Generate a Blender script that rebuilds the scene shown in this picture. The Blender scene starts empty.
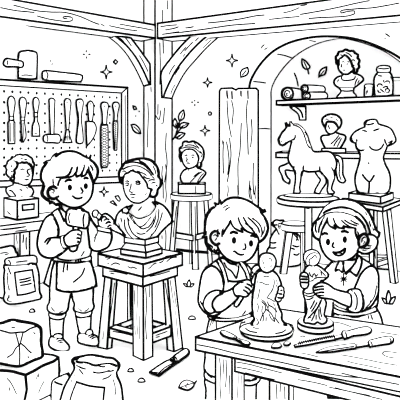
import bpy, math, random
import numpy as np
from mathutils import Vector, Matrix
from mathutils.bvhtree import BVHTree
from mathutils.geometry import delaunay_2d_cdt
random.seed(7)
scene = bpy.context.scene
COL = scene.collection
FP, CX, HY, CH = 600.0, 200.0, 120.0, 1.38       # focal length in pixels, principal column, horizon row, eye height
WF = 1.7
EYE = Vector((0, 0, CH))

# ---------------------------------------------------------------- materials
def paper(name, rough=0.9, v=1.0):
    m = bpy.data.materials.new(name); m.use_nodes = True
    nt = m.node_tree; nt.nodes.clear()
    out = nt.nodes.new('ShaderNodeOutputMaterial'); d = nt.nodes.new('ShaderNodeBsdfDiffuse')
    nz = nt.nodes.new('ShaderNodeTexNoise'); nz.inputs['Scale'].default_value = 60
    rp = nt.nodes.new('ShaderNodeValToRGB')
    rp.color_ramp.elements[0].color = (v-.004, v-.004, v-.004, 1); rp.color_ramp.elements[1].color = (v, v, v, 1)
    tc = nt.nodes.new('ShaderNodeTexCoord')
    nt.links.new(tc.outputs['Object'], nz.inputs['Vector']); nt.links.new(nz.outputs[0], rp.inputs[0])
    nt.links.new(rp.outputs[0], d.inputs['Color']); nt.links.new(d.outputs[0], out.inputs['Surface'])
    d.inputs['Roughness'].default_value = rough
    return m
def ink_mat(name, v):
    m = bpy.data.materials.new(name); m.use_nodes = True
    nt = m.node_tree; nt.nodes.clear()
    out = nt.nodes.new('ShaderNodeOutputMaterial'); d = nt.nodes.new('ShaderNodeBsdfDiffuse')
    d.inputs['Color'].default_value = (v, v, v, 1)
    nt.links.new(d.outputs[0], out.inputs['Surface'])
    return m
M = {k: paper('white_'+k) for k in ('plaster', 'wood', 'stone', 'cloth', 'skin', 'metal', 'clay', 'leaf', 'glass', 'hair', 'sack')}
INK = ink_mat('black_ink', 0.002)
GREY = ink_mat('grey_ink', 0.08)

# ---------------------------------------------------------------- px -> world
class Plane:
    def __init__(s, p, n): s.p = Vector(p); s.n = Vector(n).normalized()
    def shift(s, d): return Plane(s.p + s.n*d, s.n)
def ray(x, y): return Vector(((x-CX)/FP, 1.0, -(y-HY)/FP))
def W(x, y, D):
    r = ray(x, y)
    if isinstance(D, Plane): return EYE + r*((D.p-EYE).dot(D.n)/r.dot(D.n))
    return EYE + r*D
def FL(z): return Plane((0, 0, z), (0, 0, 1))
FLOOR = FL(0)
def dep(D, x, y): return W(x, y, D).y
def proj(v):
    return (CX + FP*v.x/v.y, HY + FP*(CH-v.z)/v.y)

# ---------------------------------------------------------------- traced paths
_v = [0, 0, 1]
def V(x0, y0, size): _v[:] = [x0, y0, size/400.0]
def V1(): _v[:] = [0, 0, 1]
def pts(s):
    out = []
    for t in s.split():
        c = t.endswith('*'); t = t.rstrip('*')
        a, b = t.split(',')
        out.append((_v[0]+float(a)*_v[2], _v[1]+float(b)*_v[2], c))
    return out
def _cr(p0, p1, p2, p3, n):
    r = []
    for i in range(n):
        t = i/n; t2 = t*t; t3 = t2*t
        r.append(tuple(.5*((2*b)+(-a+c)*t+(2*a-5*b+4*c-d)*t2+(-a+3*b-3*c+d)*t3) for a, b, c, d in zip(p0, p1, p2, p3)))
    return r
def P(s, closed=False, step=1.3):
    """smooth path; returns list of (x, y, corner)"""
    q = pts(s) if isinstance(s, str) else s
    n = len(q); out = []
    segs = n if closed else n-1
    for i in range(segs):
        a, b = q[i], q[(i+1) % n]
        pa = q[(i-1) % n] if (closed or i > 0) else a
        pb = q[(i+2) % n] if (closed or i+2 < n) else b
        if a[2]: pa = a
        if b[2]: pb = b
        L = math.hypot(b[0]-a[0], b[1]-a[1])
        k = max(1, int(L/step)) if not (a[2] and b[2]) else 1
        c = _cr(pa[:2], a[:2], b[:2], pb[:2], k)
        out += [(x, y, a[2] and j == 0) for j, (x, y) in enumerate(c)]
    if not closed: out.append(q[-1])
    return out
def Lp(s, closed=False):
    q = [(x, y, True) for x, y, _ in (pts(s) if isinstance(s, str) else s)]
    return q
def mirror_close(a): return a

def inside(x, y, poly):
    n = len(poly); c = np.zeros(x.shape, bool); j = n-1
    for i in range(n):
        xi, yi = poly[i]; xj, yj = poly[j]
        if yi != yj:
            c ^= ((yi > y) != (yj > y)) & (x < (xj-xi)*(y-yi)/(yj-yi)+xi)
        j = i
    return c
def bdist(x, y, poly):
    d = np.full(x.shape, 1e9)
    for i in range(len(poly)):
        ax, ay = poly[i-1]; bx, by = poly[i]
        ex, ey = bx-ax, by-ay; L = ex*ex+ey*ey or 1e-9
        t = np.clip(((x-ax)*ex+(y-ay)*ey)/L, 0, 1)
        d = np.minimum(d, np.hypot(x-ax-t*ex, y-ay-t*ey))
    return d

# ---------------------------------------------------------------- builder
class B:
    def __init__(s): s.v = []; s.f = []; s.iv = []; s.jf = []; s._b = None; s.gf = []
    # solid geometry
    def add(s, vs, fs):
        o = len(s.v); s.v += [Vector(a) for a in vs]; s.f += [tuple(o+i for i in f) for f in fs]; s._b = None
    def bvh(s):
        if s._b is None: s._b = BVHTree.FromPolygons(s.v, s.f)
        return s._b
    def iadd(s, vs, fs, grey=False):
        o = len(s.iv); s.iv += [Vector(a) for a in vs]
        (s.gf if grey else s.jf).extend(tuple(o+i for i in f) for f in fs)
    # ink tube through world points; r = list or number
    def tube(s, p, r, closed=False, n=6, grey=False):
        p = [Vector(a) for a in p]
        q = [p[0]]
        rr = [r[0] if isinstance(r, (list, tuple)) else r]
        for i in range(1, len(p)):
            if (p[i]-q[-1]).length > 1e-5: q.append(p[i]); rr.append(r[i] if isinstance(r, (list, tuple)) else r)
        p = q
        if closed and (p[0]-p[-1]).length < 1e-5: p.pop(); rr.pop()
        k = len(p)
        if k < 2: return
        vs = []; fs = []; nrm = None
        for i in range(k):
            a = p[i-1] if (closed or i) else p[i]; b = p[(i+1) % k] if (closed or i < k-1) else p[i]
            t = (b-a)
            t = t.normalized() if t.length > 1e-9 else Vector((0, 0, 1))
            if nrm is None:
                nrm = t.cross(Vector((0, 1, 0)))
                if nrm.length < .1: nrm = t.cross(Vector((1, 0, 0)))
            nrm = (nrm - t*nrm.dot(t))
            if nrm.length < 1e-6: nrm = t.orthogonal()
            nrm.normalize(); bi = t.cross(nrm)
            for j in range(n):
                an = 2*math.pi*(j+.5)/n
                vs.append(p[i] + (nrm*math.cos(an)+bi*math.sin(an))*rr[i])
        for i in range(k if closed else k-1):
            for j in range(n):
                a = i*n+j; b = i*n+(j+1) % n; c = ((i+1) % k)*n+(j+1) % n; d = ((i+1) % k)*n+j
                fs.append((a, b, c, d))
        if not closed:
            fs.append(tuple(range(n-1, -1, -1))); fs.append(tuple((k-1)*n+j for j in range(n)))
        s.iadd(vs, fs, grey)
    def line(s, a, b, w, ext=.5, grey=False):
        a = Vector(a); b = Vector(b); d = (b-a)
        if d.length < 1e-6: return
        ra = w*WF/2*a.y/FP; rb = w*WF/2*b.y/FP; u = d.normalized()
        s.tube([a-u*ra*ext, b+u*rb*ext], [ra, rb], grey=grey)
    def wpath(s, wp, cor, w, closed=False, taper=False, grey=False):
        """ink through world points, split at corners"""
        n = len(wp)
        cs = [i for i in range(n) if cor[i]]
        R = lambda q: w*WF/2*q.y/FP
        if closed and not cs: s.tube(wp, [R(q) for q in wp], True, grey=grey); return
        if closed:
            st = cs[0]; wp = wp[st:]+wp[:st]+[wp[st]]; cor = cor[st:]+cor[:st]+[True]; n += 1
        run = [0]
        idx = [i for i in range(n) if i == 0 or i == n-1 or cor[i]]
        for a, b in zip(idx, idx[1:]):
            seg = wp[a:b+1]
            if (seg[-1]-seg[0]).length < 1e-6 and len(seg) < 3: continue
            rr = [R(q) for q in seg]
            if taper:
                m = len(seg)
                if m == 2:
                    q0, q1 = seg; seg = [q0, q0.lerp(q1, .2), q0.lerp(q1, .8), q1]; rr = [rr[0]*.45, rr[0], rr[1], rr[1]*.45]
                else:
                    rr[0] *= .45; rr[-1] *= .45
            else:
                u = (seg[1]-seg[0]).normalized(); v = (seg[-1]-seg[-2]).normalized()
                seg = list(seg); seg[0] = seg[0]-u*rr[0]*.5; seg[-1] = seg[-1]+v*rr[-1]*.5
            s.tube(seg, rr, grey=grey)
    # ink stroke traced on picture, laid on surfaces
    def stroke(s, path, w=1.0, on=None, D=None, taper=True, closed=False, grey=False):
        if isinstance(path, str): path = P(path, closed)
        q = []
        for i in range(len(path)-(0 if closed else 1)):      # densify corners segments for draping
            a = path[i]; b = path[(i+1) % len(path)]
            L = math.hypot(b[0]-a[0], b[1]-a[1]); k = max(1, int(L/2.5)) if on else 1
            for j in range(k): q.append((a[0]+(b[0]-a[0])*j/k, a[1]+(b[1]-a[1])*j/k, a[2] and j == 0))
        if not closed: q.append(path[-1])
        bs = [o.bvh() if isinstance(o, B) else o for o in (on if isinstance(on, (list, tuple)) else [on])] if on else []
        ds = []
        for x, y, c in q:
            ds.append(cast(x, y, bs))
        base = [dep(D, x, y) if D is not None else None for x, y, c in q]
        known = [d for d in ds if d is not None]
        out = []
        last = None
        for i, (x, y, c) in enumerate(q):
            d = ds[i]
            if base[i] is not None: d = base[i] if d is None else min(d, base[i])
            if d is None:
                if not known: return
                js = [j for j in range(len(ds)) if ds[j] is not None]
                d = ds[min(js, key=lambda j: abs(j-i))]
            out.append(EYE + ray(x, y)*d)
        s.wpath(out, [c for *_, c in q], w*.9, closed, taper, grey)
    def strokes(s, txt, w=.9, **k):
        for t in txt.split(';'):
            if t.strip(): s.stroke(t.strip(), w, **k)
    # rounded solid with a traced outline
    def pillow(s, path, D, T=.05, Tb=None, w=1.8, over=(), R=None, step=None, ink=True, fill_ink=False, gap=.0005, flat=False, nrm=None, closed_smooth=True, lift=0):
        if isinstance(path, str): path = P(path, True)
        if Tb is None: Tb = T
        poly = []; cor = []
        for x, y, c in path:
            if not poly or math.hypot(x-poly[-1][0], y-poly[-1][1]) > .15: poly.append((x, y)); cor.append(c)
        if math.hypot(poly[0][0]-poly[-1][0], poly[0][1]-poly[-1][1]) < .15: poly.pop(); cor.pop()
        xs = [a for a, _ in poly]; ys = [b for _, b in poly]
        x0, x1, y0, y1 = min(xs), max(xs), min(ys), max(ys)
        if step is None: step = max(.7, min(x1-x0, y1-y0)/9, math.sqrt((x1-x0)*(y1-y0)/700))
        # straight long edges get extra vertices so that draping follows
        pl2 = []; cr2 = []
        for i in range(len(poly)):
            a = poly[i]; b = poly[(i+1) % len(poly)]; L = math.hypot(b[0]-a[0], b[1]-a[1]); k = max(1, int(L/(step*1.5)))
            for j in range(k): pl2.append((a[0]+(b[0]-a[0])*j/k, a[1]+(b[1]-a[1])*j/k)); cr2.append(cor[i] and j == 0)
        poly, cor = pl2, cr2
        gx, gy = np.meshgrid(np.arange(x0+step*.5, x1, step), np.arange(y0+step*.5, y1, step*.87))
        gx[1::2] += step/2
        gx = gx.ravel(); gy = gy.ravel()
        ok = inside(gx, gy, poly); gx = gx[ok]; gy = gy[ok]
        if len(gx):
            d = bdist(gx, gy, poly); ok = d > step*.45; gx = gx[ok]; gy = gy[ok]
        nb = len(poly)
        allp = [Vector(a) for a in poly] + [Vector((a, b)) for a, b in zip(gx, gy)]
        vv, _, ff, ov, _, _ = delaunay_2d_cdt(allp, [(i, (i+1) % nb) for i in range(nb)], [list(range(nb))], 1, 1e-5, True)
        X = np.array([a.x for a in vv]); Y = np.array([a.y for a in vv])
        d = bdist(X, Y, poly)
        Rm = R if R else max(float(d.max()), .3)
        u = np.clip(d/Rm, 0, 1)
        pf = (np.ones_like(u) if flat else np.sqrt(1-(1-u)**2)); pf[d < 1e-3] = 0
        bs = [o.bvh() if isinstance(o, B) else o for o in over]
        base = []
        for i in range(len(vv)):
            dd = dep(D, X[i], Y[i]) if D is not None else None
            if bs:
                h = cast(X[i], Y[i], bs)
                if h is not None and (dd is None or h < dd): dd = h-gap
            base.append(dd)
        good = [b for b in base if b is not None]
        if not good: raise RuntimeError('pillow: nothing beneath')
        md = sum(good)/len(good)
        for i in range(len(base)):
            if base[i] is None:
                js = [j for j in range(len(base)) if base[j] is not None]
                base[i] = base[min(js, key=lambda j: (X[j]-X[i])**2+(Y[j]-Y[i])**2)]
        if nrm is None: nrm = D.n if (isinstance(D, Plane) and abs(D.n.z) > .5) else None
        bp = [EYE + ray(X[i], Y[i])*base[i] for i in range(len(vv))]
        rim = lift
        if nrm is None: nrm = (EYE-sum(bp, Vector())/len(bp)).normalized()
        front = [bp[i] + nrm*(T*pf[i]+rim) for i in range(len(vv))]
        back = [bp[i] - nrm*(Tb*pf[i]) for i in range(len(vv))]
        N = len(vv); share = (rim == 0)
        bset = [i for i in range(N) if d[i] < 1e-3]; bs_ = set(bset)
        vs = front[:]; mp = {}
        for i in range(N):
            if share and i in bs_: mp[i] = i
            else: mp[i] = len(vs); vs.append(back[i])
        fs = []
        ecount = {}
        cxs = np.array([sum(X[i] for i in f)/len(f) for f in ff]); cys = np.array([sum(Y[i] for i in f)/len(f) for f in ff])
        keep = inside(cxs, cys, poly)
        for fi, f in enumerate(ff):
            if not keep[fi]: continue
            # orientation: want normals to camera
            a, b, c = (vs[f[0]], vs[f[1]], vs[f[2]])
            nn = (b-a).cross(c-a)
            g = tuple(f) if nn.dot(nrm) > 0 else tuple(reversed(f))
            fs.append(g); h = tuple(mp[i] for i in reversed(g))
            if not (share and all(i in bs_ for i in f)): fs.append(h)
            for j in range(len(g)):
                e = (g[j], g[(j+1) % len(g)]); ecount[e] = ecount.get(e, 0)+1
        if not share:
            for (a, b) in list(ecount):
                if (b, a) not in ecount: fs.append((b, a, mp[a], mp[b]))
        if fill_ink: s.iadd(vs, fs)
        else: s.add(vs, fs)
        if ink and not fill_ink:
            # boundary in original order
            key = {}
            for i in bset: key[(round(X[i], 2), round(Y[i], 2))] = i
            wp = []; cc = []
            for (x, y), c in zip(poly, cor):
                i = key.get((round(x, 2), round(y, 2)))
                if i is None: i = min(bset, key=lambda j: (X[j]-x)**2+(Y[j]-y)**2)
                wp.append(front[i]); cc.append(c)
            if isinstance(ink, tuple) or callable(ink):       # outline width as a function of place (0: none)
                fn = ink[0] if isinstance(ink, tuple) else ink
                L = []
                for i in range(len(wp)):
                    t = fn(*poly[i]); L.append((wp[i], cc[i], (w if t is True else float(t or 0))))
                off = [i for i in range(len(L)) if L[i][2] != L[i-1][2]]
                if not off: 
                    if L[0][2]: s.wpath(wp, cc, L[0][2], True)
                else:
                    L = L[off[0]:]+L[:off[0]]; L.append(L[0]); cur = []; ccur = []
                    for i in range(len(L)):
                        if cur and (i == len(L)-1 or L[i][2] != L[i-1][2]):
                            if i == len(L)-1 or L[i-1][2] > 0:
                                if L[i-1][2] > 0:
                                    cur.append(L[i][0]); ccur.append(False); s.wpath(cur, ccur, L[i-1][2])
                            cur = []; ccur = []
                        cur.append(L[i][0]); ccur.append(L[i][1])
            else: s.wpath(wp, cc, w, True)
        return front
    # solid between two world polygons with the same number of points
    def prism(s, a, b, w=1.8, edges='all', cor=None, wb=None):
        a = [Vector(q) for q in a]; b = [Vector(q) for q in b]; n = len(a)
        fs = [tuple(range(n)), tuple(range(2*n-1, n-1, -1))] + [((i+1) % n, i, n+i, n+(i+1) % n) for i in range(n)]
        # make normals outward
        c = sum(a+b, Vector())/(2*n); nn = (a[1]-a[0]).cross(a[2]-a[1])
        if nn.dot(sum(a, Vector())/n-c) < 0: fs = [tuple(reversed(f)) for f in fs]
        s.add(a+b, fs)
        if cor is None: cor = [True]*n
        if not w: return
        w *= .74; wb = wb*.74 if wb else None
        if edges in ('all', 'front', 'noback'): s.wpath(a, cor, w, True)
        if edges == 'all': s.wpath(b, cor, wb or w, True)
        if edges in ('all', 'noback'):
            for i in range(n):
                if cor[i]: s.line(a[i], b[i], wb or w)
    def slab(s, path, D, vec, w=1.8, edges='all', wb=None):
        if isinstance(path, str): path = Lp(path)
        a = [W(x, y, D) for x, y, c in path]
        v = Vector(vec)
        s.prism(a, [q+v for q in a], w, edges, [c for *_, c in path], wb)
    # upright round solid: list of (z, radius) about a centre
    def lathe(s, c, prof, w=1.8, n=40, rings=(), sides=True, wr=None):
        w *= .82; c = Vector(c); vs = []; fs = []
        for z, r in prof:
            for j in range(n):
                t = 2*math.pi*j/n; vs.append((c.x+r*math.cos(t), c.y+r*math.sin(t), z))
        for i in range(len(prof)-1):
            for j in range(n):
                fs.append((i*n+j, i*n+(j+1) % n, (i+1)*n+(j+1) % n, (i+1)*n+j))
        fs.append(tuple(range(n-1, -1, -1))); fs.append(tuple((len(prof)-1)*n+j for j in range(n)))
        s.add(vs, fs)
        for i in rings:
            z, r = prof[i]
            p = [Vector((c.x+r*math.cos(2*math.pi*j/n), c.y+r*math.sin(2*math.pi*j/n), z)) for j in range(n)]
            s.tube(p, (wr or w)*WF/2*c.y/FP, True)
        if sides:
            # outline down both flanks
            for sg in (-1, 1):
                u = Vector((c.x, c.y, 0)).normalized(); t = Vector((u.y, -u.x, 0))*sg
                s.tube([Vector((c.x, c.y, 0))+t*r+Vector((0, 0, z))-u*0 for z, r in prof], w*WF/2*c.y/FP)
    def remesh(s, vox=.006, smooth=2):
        me = bpy.data.meshes.new('t'); me.from_pydata(s.v, [], s.f)
        o = bpy.data.objects.new('t', me); COL.objects.link(o)
        md = o.modifiers.new('r', 'REMESH'); md.mode = 'VOXEL'; md.voxel_size = vox
        if smooth:
            m2 = o.modifiers.new('s', 'SMOOTH'); m2.iterations = smooth; m2.factor = .5
        dg = bpy.context.evaluated_depsgraph_get(); ev = o.evaluated_get(dg); m = ev.to_mesh()
        s.v = [v.co.copy() for v in m.vertices]; s.f = [tuple(p.vertices) for p in m.polygons]; s._b = None
        ev.to_mesh_clear(); bpy.data.objects.remove(o); bpy.data.meshes.remove(me)
    def build(s, name, mat='wood', parent=None, smooth=True, **props):
        org = Vector((0, 0, 0))
        if parent is not None:
            p = parent
            while p is not None: org += p.location; p = p.parent
        loc = Vector((0, 0, 0))
        if parent is None and (s.v or s.iv):
            A = s.v or s.iv
            loc = Vector(((min(q.x for q in A)+max(q.x for q in A))/2, (min(q.y for q in A)+max(q.y for q in A))/2, min(q.z for q in A)))
            org = loc
        me = bpy.data.meshes.new(name)
        nv = len(s.v)
        vs = [v-org for v in s.v]+[v-org for v in s.iv]
        fs = s.f+[tuple(nv+i for i in f) for f in s.jf]+[tuple(nv+i for i in f) for f in s.gf]
        me.from_pydata(vs, [], fs)
        me.materials.append(M[mat]); me.materials.append(INK)
        if s.gf: me.materials.append(GREY)
        mi = [0]*len(s.f)+[1]*len(s.jf)+[2]*len(s.gf)
        if not s.f and not s.gf:
            me.materials.clear(); me.materials.append(INK); mi = [0]*len(s.jf)
        me.polygons.foreach_set('material_index', mi)
        me.update()
        o = bpy.data.objects.new(name, me); COL.objects.link(o)
        o.location = loc
        if parent is not None: o.parent = parent
        for k, v in props.items(): o[k] = v
        return o
def cast(x, y, bs):
    best = None; r = ray(x, y); L = r.length; u = r/L
    for b in bs:
        h = b.ray_cast(EYE, u)
        if h[0] is not None:
            d = h[0].y
            if best is None or d < best: best = d
    return best
def thing(name, label, cat, loc, group=None):
    o = bpy.data.objects.new(name, None); COL.objects.link(o)
    o.empty_display_size = .05
    o.location = Vector(loc); o['label'] = label; o['category'] = cat
    if group: o['group'] = group
    return o
def T(o, label, cat, group=None):
    o['label'] = label; o['category'] = cat
    if group: o['group'] = group
    return o
def structure(o): o['kind'] = 'structure'; return o
def shiftz(b, dz):
    for q in b.v+b.iv: q.z += dz
# ---------------------------------------------------------------- camera, light
cam = bpy.data.cameras.new('camera'); cam.sensor_fit = 'HORIZONTAL'; cam.sensor_width = 36; cam.lens = FP/400*36
cam.shift_y = -(200-HY)/400; cam.clip_start = .05
co = bpy.data.objects.new('camera', cam); co.location = EYE; co.rotation_euler = (math.radians(90), 0, 0); COL.objects.link(co)
scene.camera = co
w = bpy.data.worlds.new('daylight'); scene.world = w; w.use_nodes = True
bg = w.node_tree.nodes['Background']; bg.inputs[0].default_value = (1, 1, 1, 1); bg.inputs[1].default_value = 1.0
vs_ = scene.view_settings; vs_.view_transform = 'Standard'; vs_.look = 'None'; vs_.gamma = 1; vs_.use_curve_mapping = False
vs_.exposure = 1.25
scene.cycles.max_bounces = 80; scene.cycles.diffuse_bounces = 80
scene.cycles.use_adaptive_sampling = True
scene.cycles.pixel_filter_type = 'BLACKMAN_HARRIS'; scene.cycles.filter_width = 1.3

# ---------------------------------------------------------------- room
LWp0, LWp1 = W(0, 296, FLOOR), W(155, 249, FLOOR)
RWp0, RWp1 = W(155, 249, FLOOR), W(395, 271, FLOOR)
def wall_plane(a, b):
    d = (b-a).normalized(); n = Vector((d.y, -d.x, 0))
    if n.dot(EYE-a) < 0: n = -n
    return Plane(a, n)
LW = wall_plane(LWp0, LWp1); RW = wall_plane(RWp0, RWp1)
ND = .77
RW2 = RW.shift(-ND)
b = B(); b.add([(-5, .4, 0), (5, .4, 0), (5, 9.5, 0), (-5, 9.5, 0), (-5, .4, -.1), (5, .4, -.1), (5, 9.5, -.1), (-5, 9.5, -.1)],
    [(0, 1, 2, 3), (7, 6, 5, 4), (0, 4, 5, 1), (1, 5, 6, 2), (2, 6, 7, 3), (3, 7, 4, 0)])
floor_b = b
HT = 3.3
d = (LWp1-LWp0).normalized(); a0 = LWp0-d*2.2; a1 = LWp1
b = B(); b.prism([a0, a1, a1+Vector((0, 0, HT)), a0+Vector((0, 0, HT))], [q-LW.n*.12 for q in (a0, a1, a1+Vector((0, 0, HT)), a0+Vector((0, 0, HT)))], 0)
b.line(a0, a1, 1.0)
structure(b.build('wall_left', 'plaster'))
# right wall with the arched opening
front_arc = P('249,262* 249,90* 251,80 259,66 271,53 285,44.5 300,39.5 320,36.5 345,37.2 365,41.5 385,49.5 400,58 425,76 445,100 452,130* 452,285*')
rear_arc = P('270.5,262* 270.7,97* 271.2,88 277,76 288,62 300,52 315,44 330,39.5 345,38.2 368,44 390,54 415,74 435,98 447,120 452,145* 452,285*')
fr = [W(x, y, RW) for x, y, c in front_arc]; fr[0].z = 0; fr[-1].z = 0
def resample(pl, n):
    L = [0]
    for a, c in zip(pl, pl[1:]): L.append(L[-1]+(c-a).length)
    out = []
    for i in range(n):
        t = L[-1]*i/(n-1); j = max(k for k in range(len(L)) if L[k] <= t+1e-9)
        if j >= len(pl)-1: out.append(pl[-1].copy()); continue
        out.append(pl[j].lerp(pl[j+1], (t-L[j])/max(L[j+1]-L[j], 1e-9)))
    return out
re = [W(x, y, RW2) for x, y, c in rear_arc]; re[0].z = 0; re[-1].z = 0
d = (RWp1-RWp0).normalized(); c0 = RWp0; c1 = RWp0+d*4.6
b = B()
up = Vector((0, 0, HT))
outer = [c0, *fr, c1, c1+up, c0+up]
b.prism(outer, [q-RW.n*.12 for q in outer], 0)
# splayed reveal from the front arch to the niche wall
A = resample(fr, 70); C = resample(re, 70)
b.add(A+C, [(i, i+1, 71+i, 70+i) for i in range(69)])
A2 = [q+(q-Vector((fr[0].x*.5+fr[-1].x*.5, q.y, 1.0)))*.02 for q in A]
cor = [False]*len(fr)
b.wpath(fr[:], cor, 1.6)
b.wpath(re[:len(re)], [False]*len(re), 1.4)
b.line(c0, fr[0], .9)
floor_b.line(fr[0], fr[-1], .9); structure(floor_b.build('floor', 'plaster'))
V(0, 0, 400)
re1 = B(); re1.add(A+C, [(i, i+1, 71+i, 70+i) for i in range(69)])
b.strokes('253,81.5 259,82 266,83; 277,54 285,55.5 292,58; 259,128.7 265,128.5 270,129; 309,40 316,41.5', 1.0, on=re1)
V(200, 0, 100)
b.strokes('243,195 250,185 259,177; 257,200 264,194 271,190', 1.0, D=RW)
V(300, 0, 100)
b.strokes('340,134 350,140 361,148; 338,152 343,154', 1.1, D=RW)
structure(b.build('wall_back', 'plaster'))
b = B()
n0 = re[0]-d*.6; n1 = RW2.p+d*4.8
n0 = Vector((n0.x, n0.y, 0)); n1 = Vector((n1.x, n1.y, 0))
b.prism([n0, n1, n1+up, n0+up], [q-RW.n*.12 for q in (n0, n1, n1+up, n0+up)], 0)
V(240, 60, 80)
b.strokes('270,63 280,85 287,110 291,133', 1.1, D=RW2)
structure(b.build('wall_niche', 'plaster'))
# ---------------------------------------------------------------- timber frame
def wp(x, y, D): return W(x, y, D)
# corner post, seen on its arris
b = B()
pb = []
zt = 3.1
for x, D in ((144, 6.08), (155, 5.98), (172, 6.12), (160, 6.22)):
    q = W(x, 200, D); pb.append(Vector((q.x, q.y, 0)))
b.prism(pb, [q+Vector((0, 0, zt)) for q in pb], 1.7)
V(100, 0, 80)
b.strokes('277,110 277,190 276,250 277,330; 336,0 337,48; 312,48 311,112', 1.0, on=b)
V(100, 0, 100)
b.strokes('239,170 241,260 239,340; 252,160 254,215; 204,345 205,370', .9, on=b)
V(100, 100, 100)
b.strokes('191,10 194,60 191,130 190,190; 222,60 236,78 243,40; 243,96 252,92 258,30; 265,130 262,190 268,250 258,330; 248,300 252,340 253,395; 232,15 231,60', .9, on=b)
V(110, 150, 70)
b.strokes('300,90 296,150 305,200; 316,80 322,130 318,210 322,260 316,300', .8, on=b)
V(110, 200, 70)
b.strokes('316,170 319,215 316,285; 296,200 298,225', .8, on=b)
post = T(b.build('timber_post', 'wood'), 'tall square timber post standing in the room corner between the two beams', 'post')

def beam(name, fx, hx, inner, label, grain):
    # fx: front face left-top, right-top, right-bottom, left-bottom as (x, y, D); hx: depth
    b = B()
    q = [W(*a) for a in fx]
    v = Vector(hx)
    b.prism(q, [a+v for a in q], 1.9)
    for vw, t, wd in grain:
        V(*vw); b.strokes(t, wd, on=b)
    return T(b.build(name, 'wood'), label, 'beam')
# left beam: near end past the frame
bl = LW.n*-1
lb = B()
TL, TR, BR, BL = W(0, -2.6, 4.5), W(155, 25, 5.8), W(155, 38, 5.8), W(0, 16.5, 4.5)
e1 = (TL-TR)*.5; e2 = (BL-BR)*.5
F_ = [TL+e1, TR, BR, BL+e2]; off = Vector((-.02, .3, 0))
offr = Vector((-.15, .2, 0))
Bk = [F_[0]+off, F_[1]+offr, F_[2]+offr, F_[3]+off]
lb.prism(F_, Bk, 1.9)
V(0, 0, 100)
lb.strokes('52,20 90,30 140,42 200,48 260,50 320,66 370,88 398,98; 0,30 60,42 110,47 138,50; 145,63 190,75 230,82 270,86 290,80 288,70 265,66 250,68 256,74 270,73', 1.0, on=lb)
V(100, 0, 80)
lb.strokes('0,118 12,124 25,132; 44,128 100,140 140,148 186,154; 96,120 150,130 220,142 268,152; 30,42 32,43', .9, on=lb)
T(lb.build('ceiling_beam', 'wood'), 'long timber beam running forward from the corner post above the pegboard', 'beam')
rb = B()
TL, TR, BR, BL = W(157.8, 23.4, 5.8), W(400, -10, 4.2), W(400, 15.3, 4.2), W(157.8, 38.2, 5.8)
e1 = (TR-TL)*.35; e2 = (BR-BL)*.35
F_ = [TL, TR+e1, BR+e2, BL]
rb.prism(F_, [F_[0]+Vector((.128, .2, 0)), F_[1]+Vector((.04, .31, 0)), F_[2]+Vector((.04, .31, 0)), F_[3]+Vector((.128, .2, 0))], 1.9)
V(100, 0, 80)
rb.strokes('302,134 340,128 388,124; 310,172 350,166 398,158', .9, on=rb)
V(165, 0, 100)
rb.strokes('0,120 30,115 56,107; 80,112 100,110 116,106; 170,92 230,86 300,76 360,64 400,60; 60,130 150,118 250,103 300,98 362,94; 0,136 30,132 60,130', 1.0, on=rb)
V(200, 0, 100)
rb.strokes('275,78 330,72 399,66; 332,52 365,44 399,30', .9, on=rb)
V(300, 0, 100)
rb.strokes('0,58 80,44 160,28 220,14 280,2; 34,74 90,70 140,68 190,64 220,54 218,44 190,46 165,52 162,46 175,40 230,35 300,30 399,12; 0,24 30,18', 1.0, on=rb)
T(rb.build('ceiling_beam', 'wood'), 'long timber beam running from the corner post across above the arched niche', 'beam')

def brace(outer, mid, innr, D, dvec, label, grain, drop=0):
    # front face between mid and innr, underside between outer and mid
    b = B(); n = 24
    def rs(p):
        p = P(p, step=.8); L = [0]
        for a, c in zip(p, p[1:]): L.append(L[-1]+math.hypot(c[0]-a[0], c[1]-a[1]))
        out = []
        for i in range(n):
            t = L[-1]*i/(n-1); j = max([k for k in range(len(L)) if L[k] <= t+1e-9]); j = min(j, len(p)-2)
            u = (t-L[j])/max(L[j+1]-L[j], 1e-9)
            out.append((p[j][0]+(p[j+1][0]-p[j][0])*u, p[j][1]+(p[j+1][1]-p[j][1])*u))
        return out
    o, m, i_ = rs(outer), rs(mid), rs(innr)
    Wo = [W(x, y, D+.13) for x, y in o]; Wm = [W(x, y, D) for x, y in m]; Wi = [W(x, y, D) for x, y in i_]
    Wk = [W(x, y, D+.13) for x, y in i_]
    vs = Wo+Wm+Wi+Wk; fs = []
    for k in range(n-1):
        for r in range(4):
            a = r*n+k; c = ((r+1) % 4)*n+k
            fs.append((a, a+1, c+1, c))
    fs += [(0, n, 2*n, 3*n), (4*n-1, 3*n-1, 2*n-1, n-1)]
    b.add(vs, fs)
    for L_ in (Wo, Wm, Wi): b.wpath(L_, [False]*n, 1.4)
    for e in (0, -1):
        b.line(Wo[e], Wm[e], 1.3); b.line(Wm[e], Wi[e], 1.3)
    for vw, t in grain: V(*vw); b.strokes(t, .9, on=b)
    return T(b.build('diagonal_brace', 'wood'), label, 'brace')
V1()
brace('109,36.8 118,44 127,54 135,67 140,77 144,86', '114.5,35.5 125,44 135,56 143,70 149.5,84.5', '131,38 140,50 150,64* 150.2,74 150.4,84.5', 5.62, None,
      'curved timber brace from the post up to the beam over the pegboard',
      [((100, 0, 80), '84,183 105,195 122,212; 124,185 142,208 158,232; 196,276 214,305 232,340 240,360')])
V1()
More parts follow.
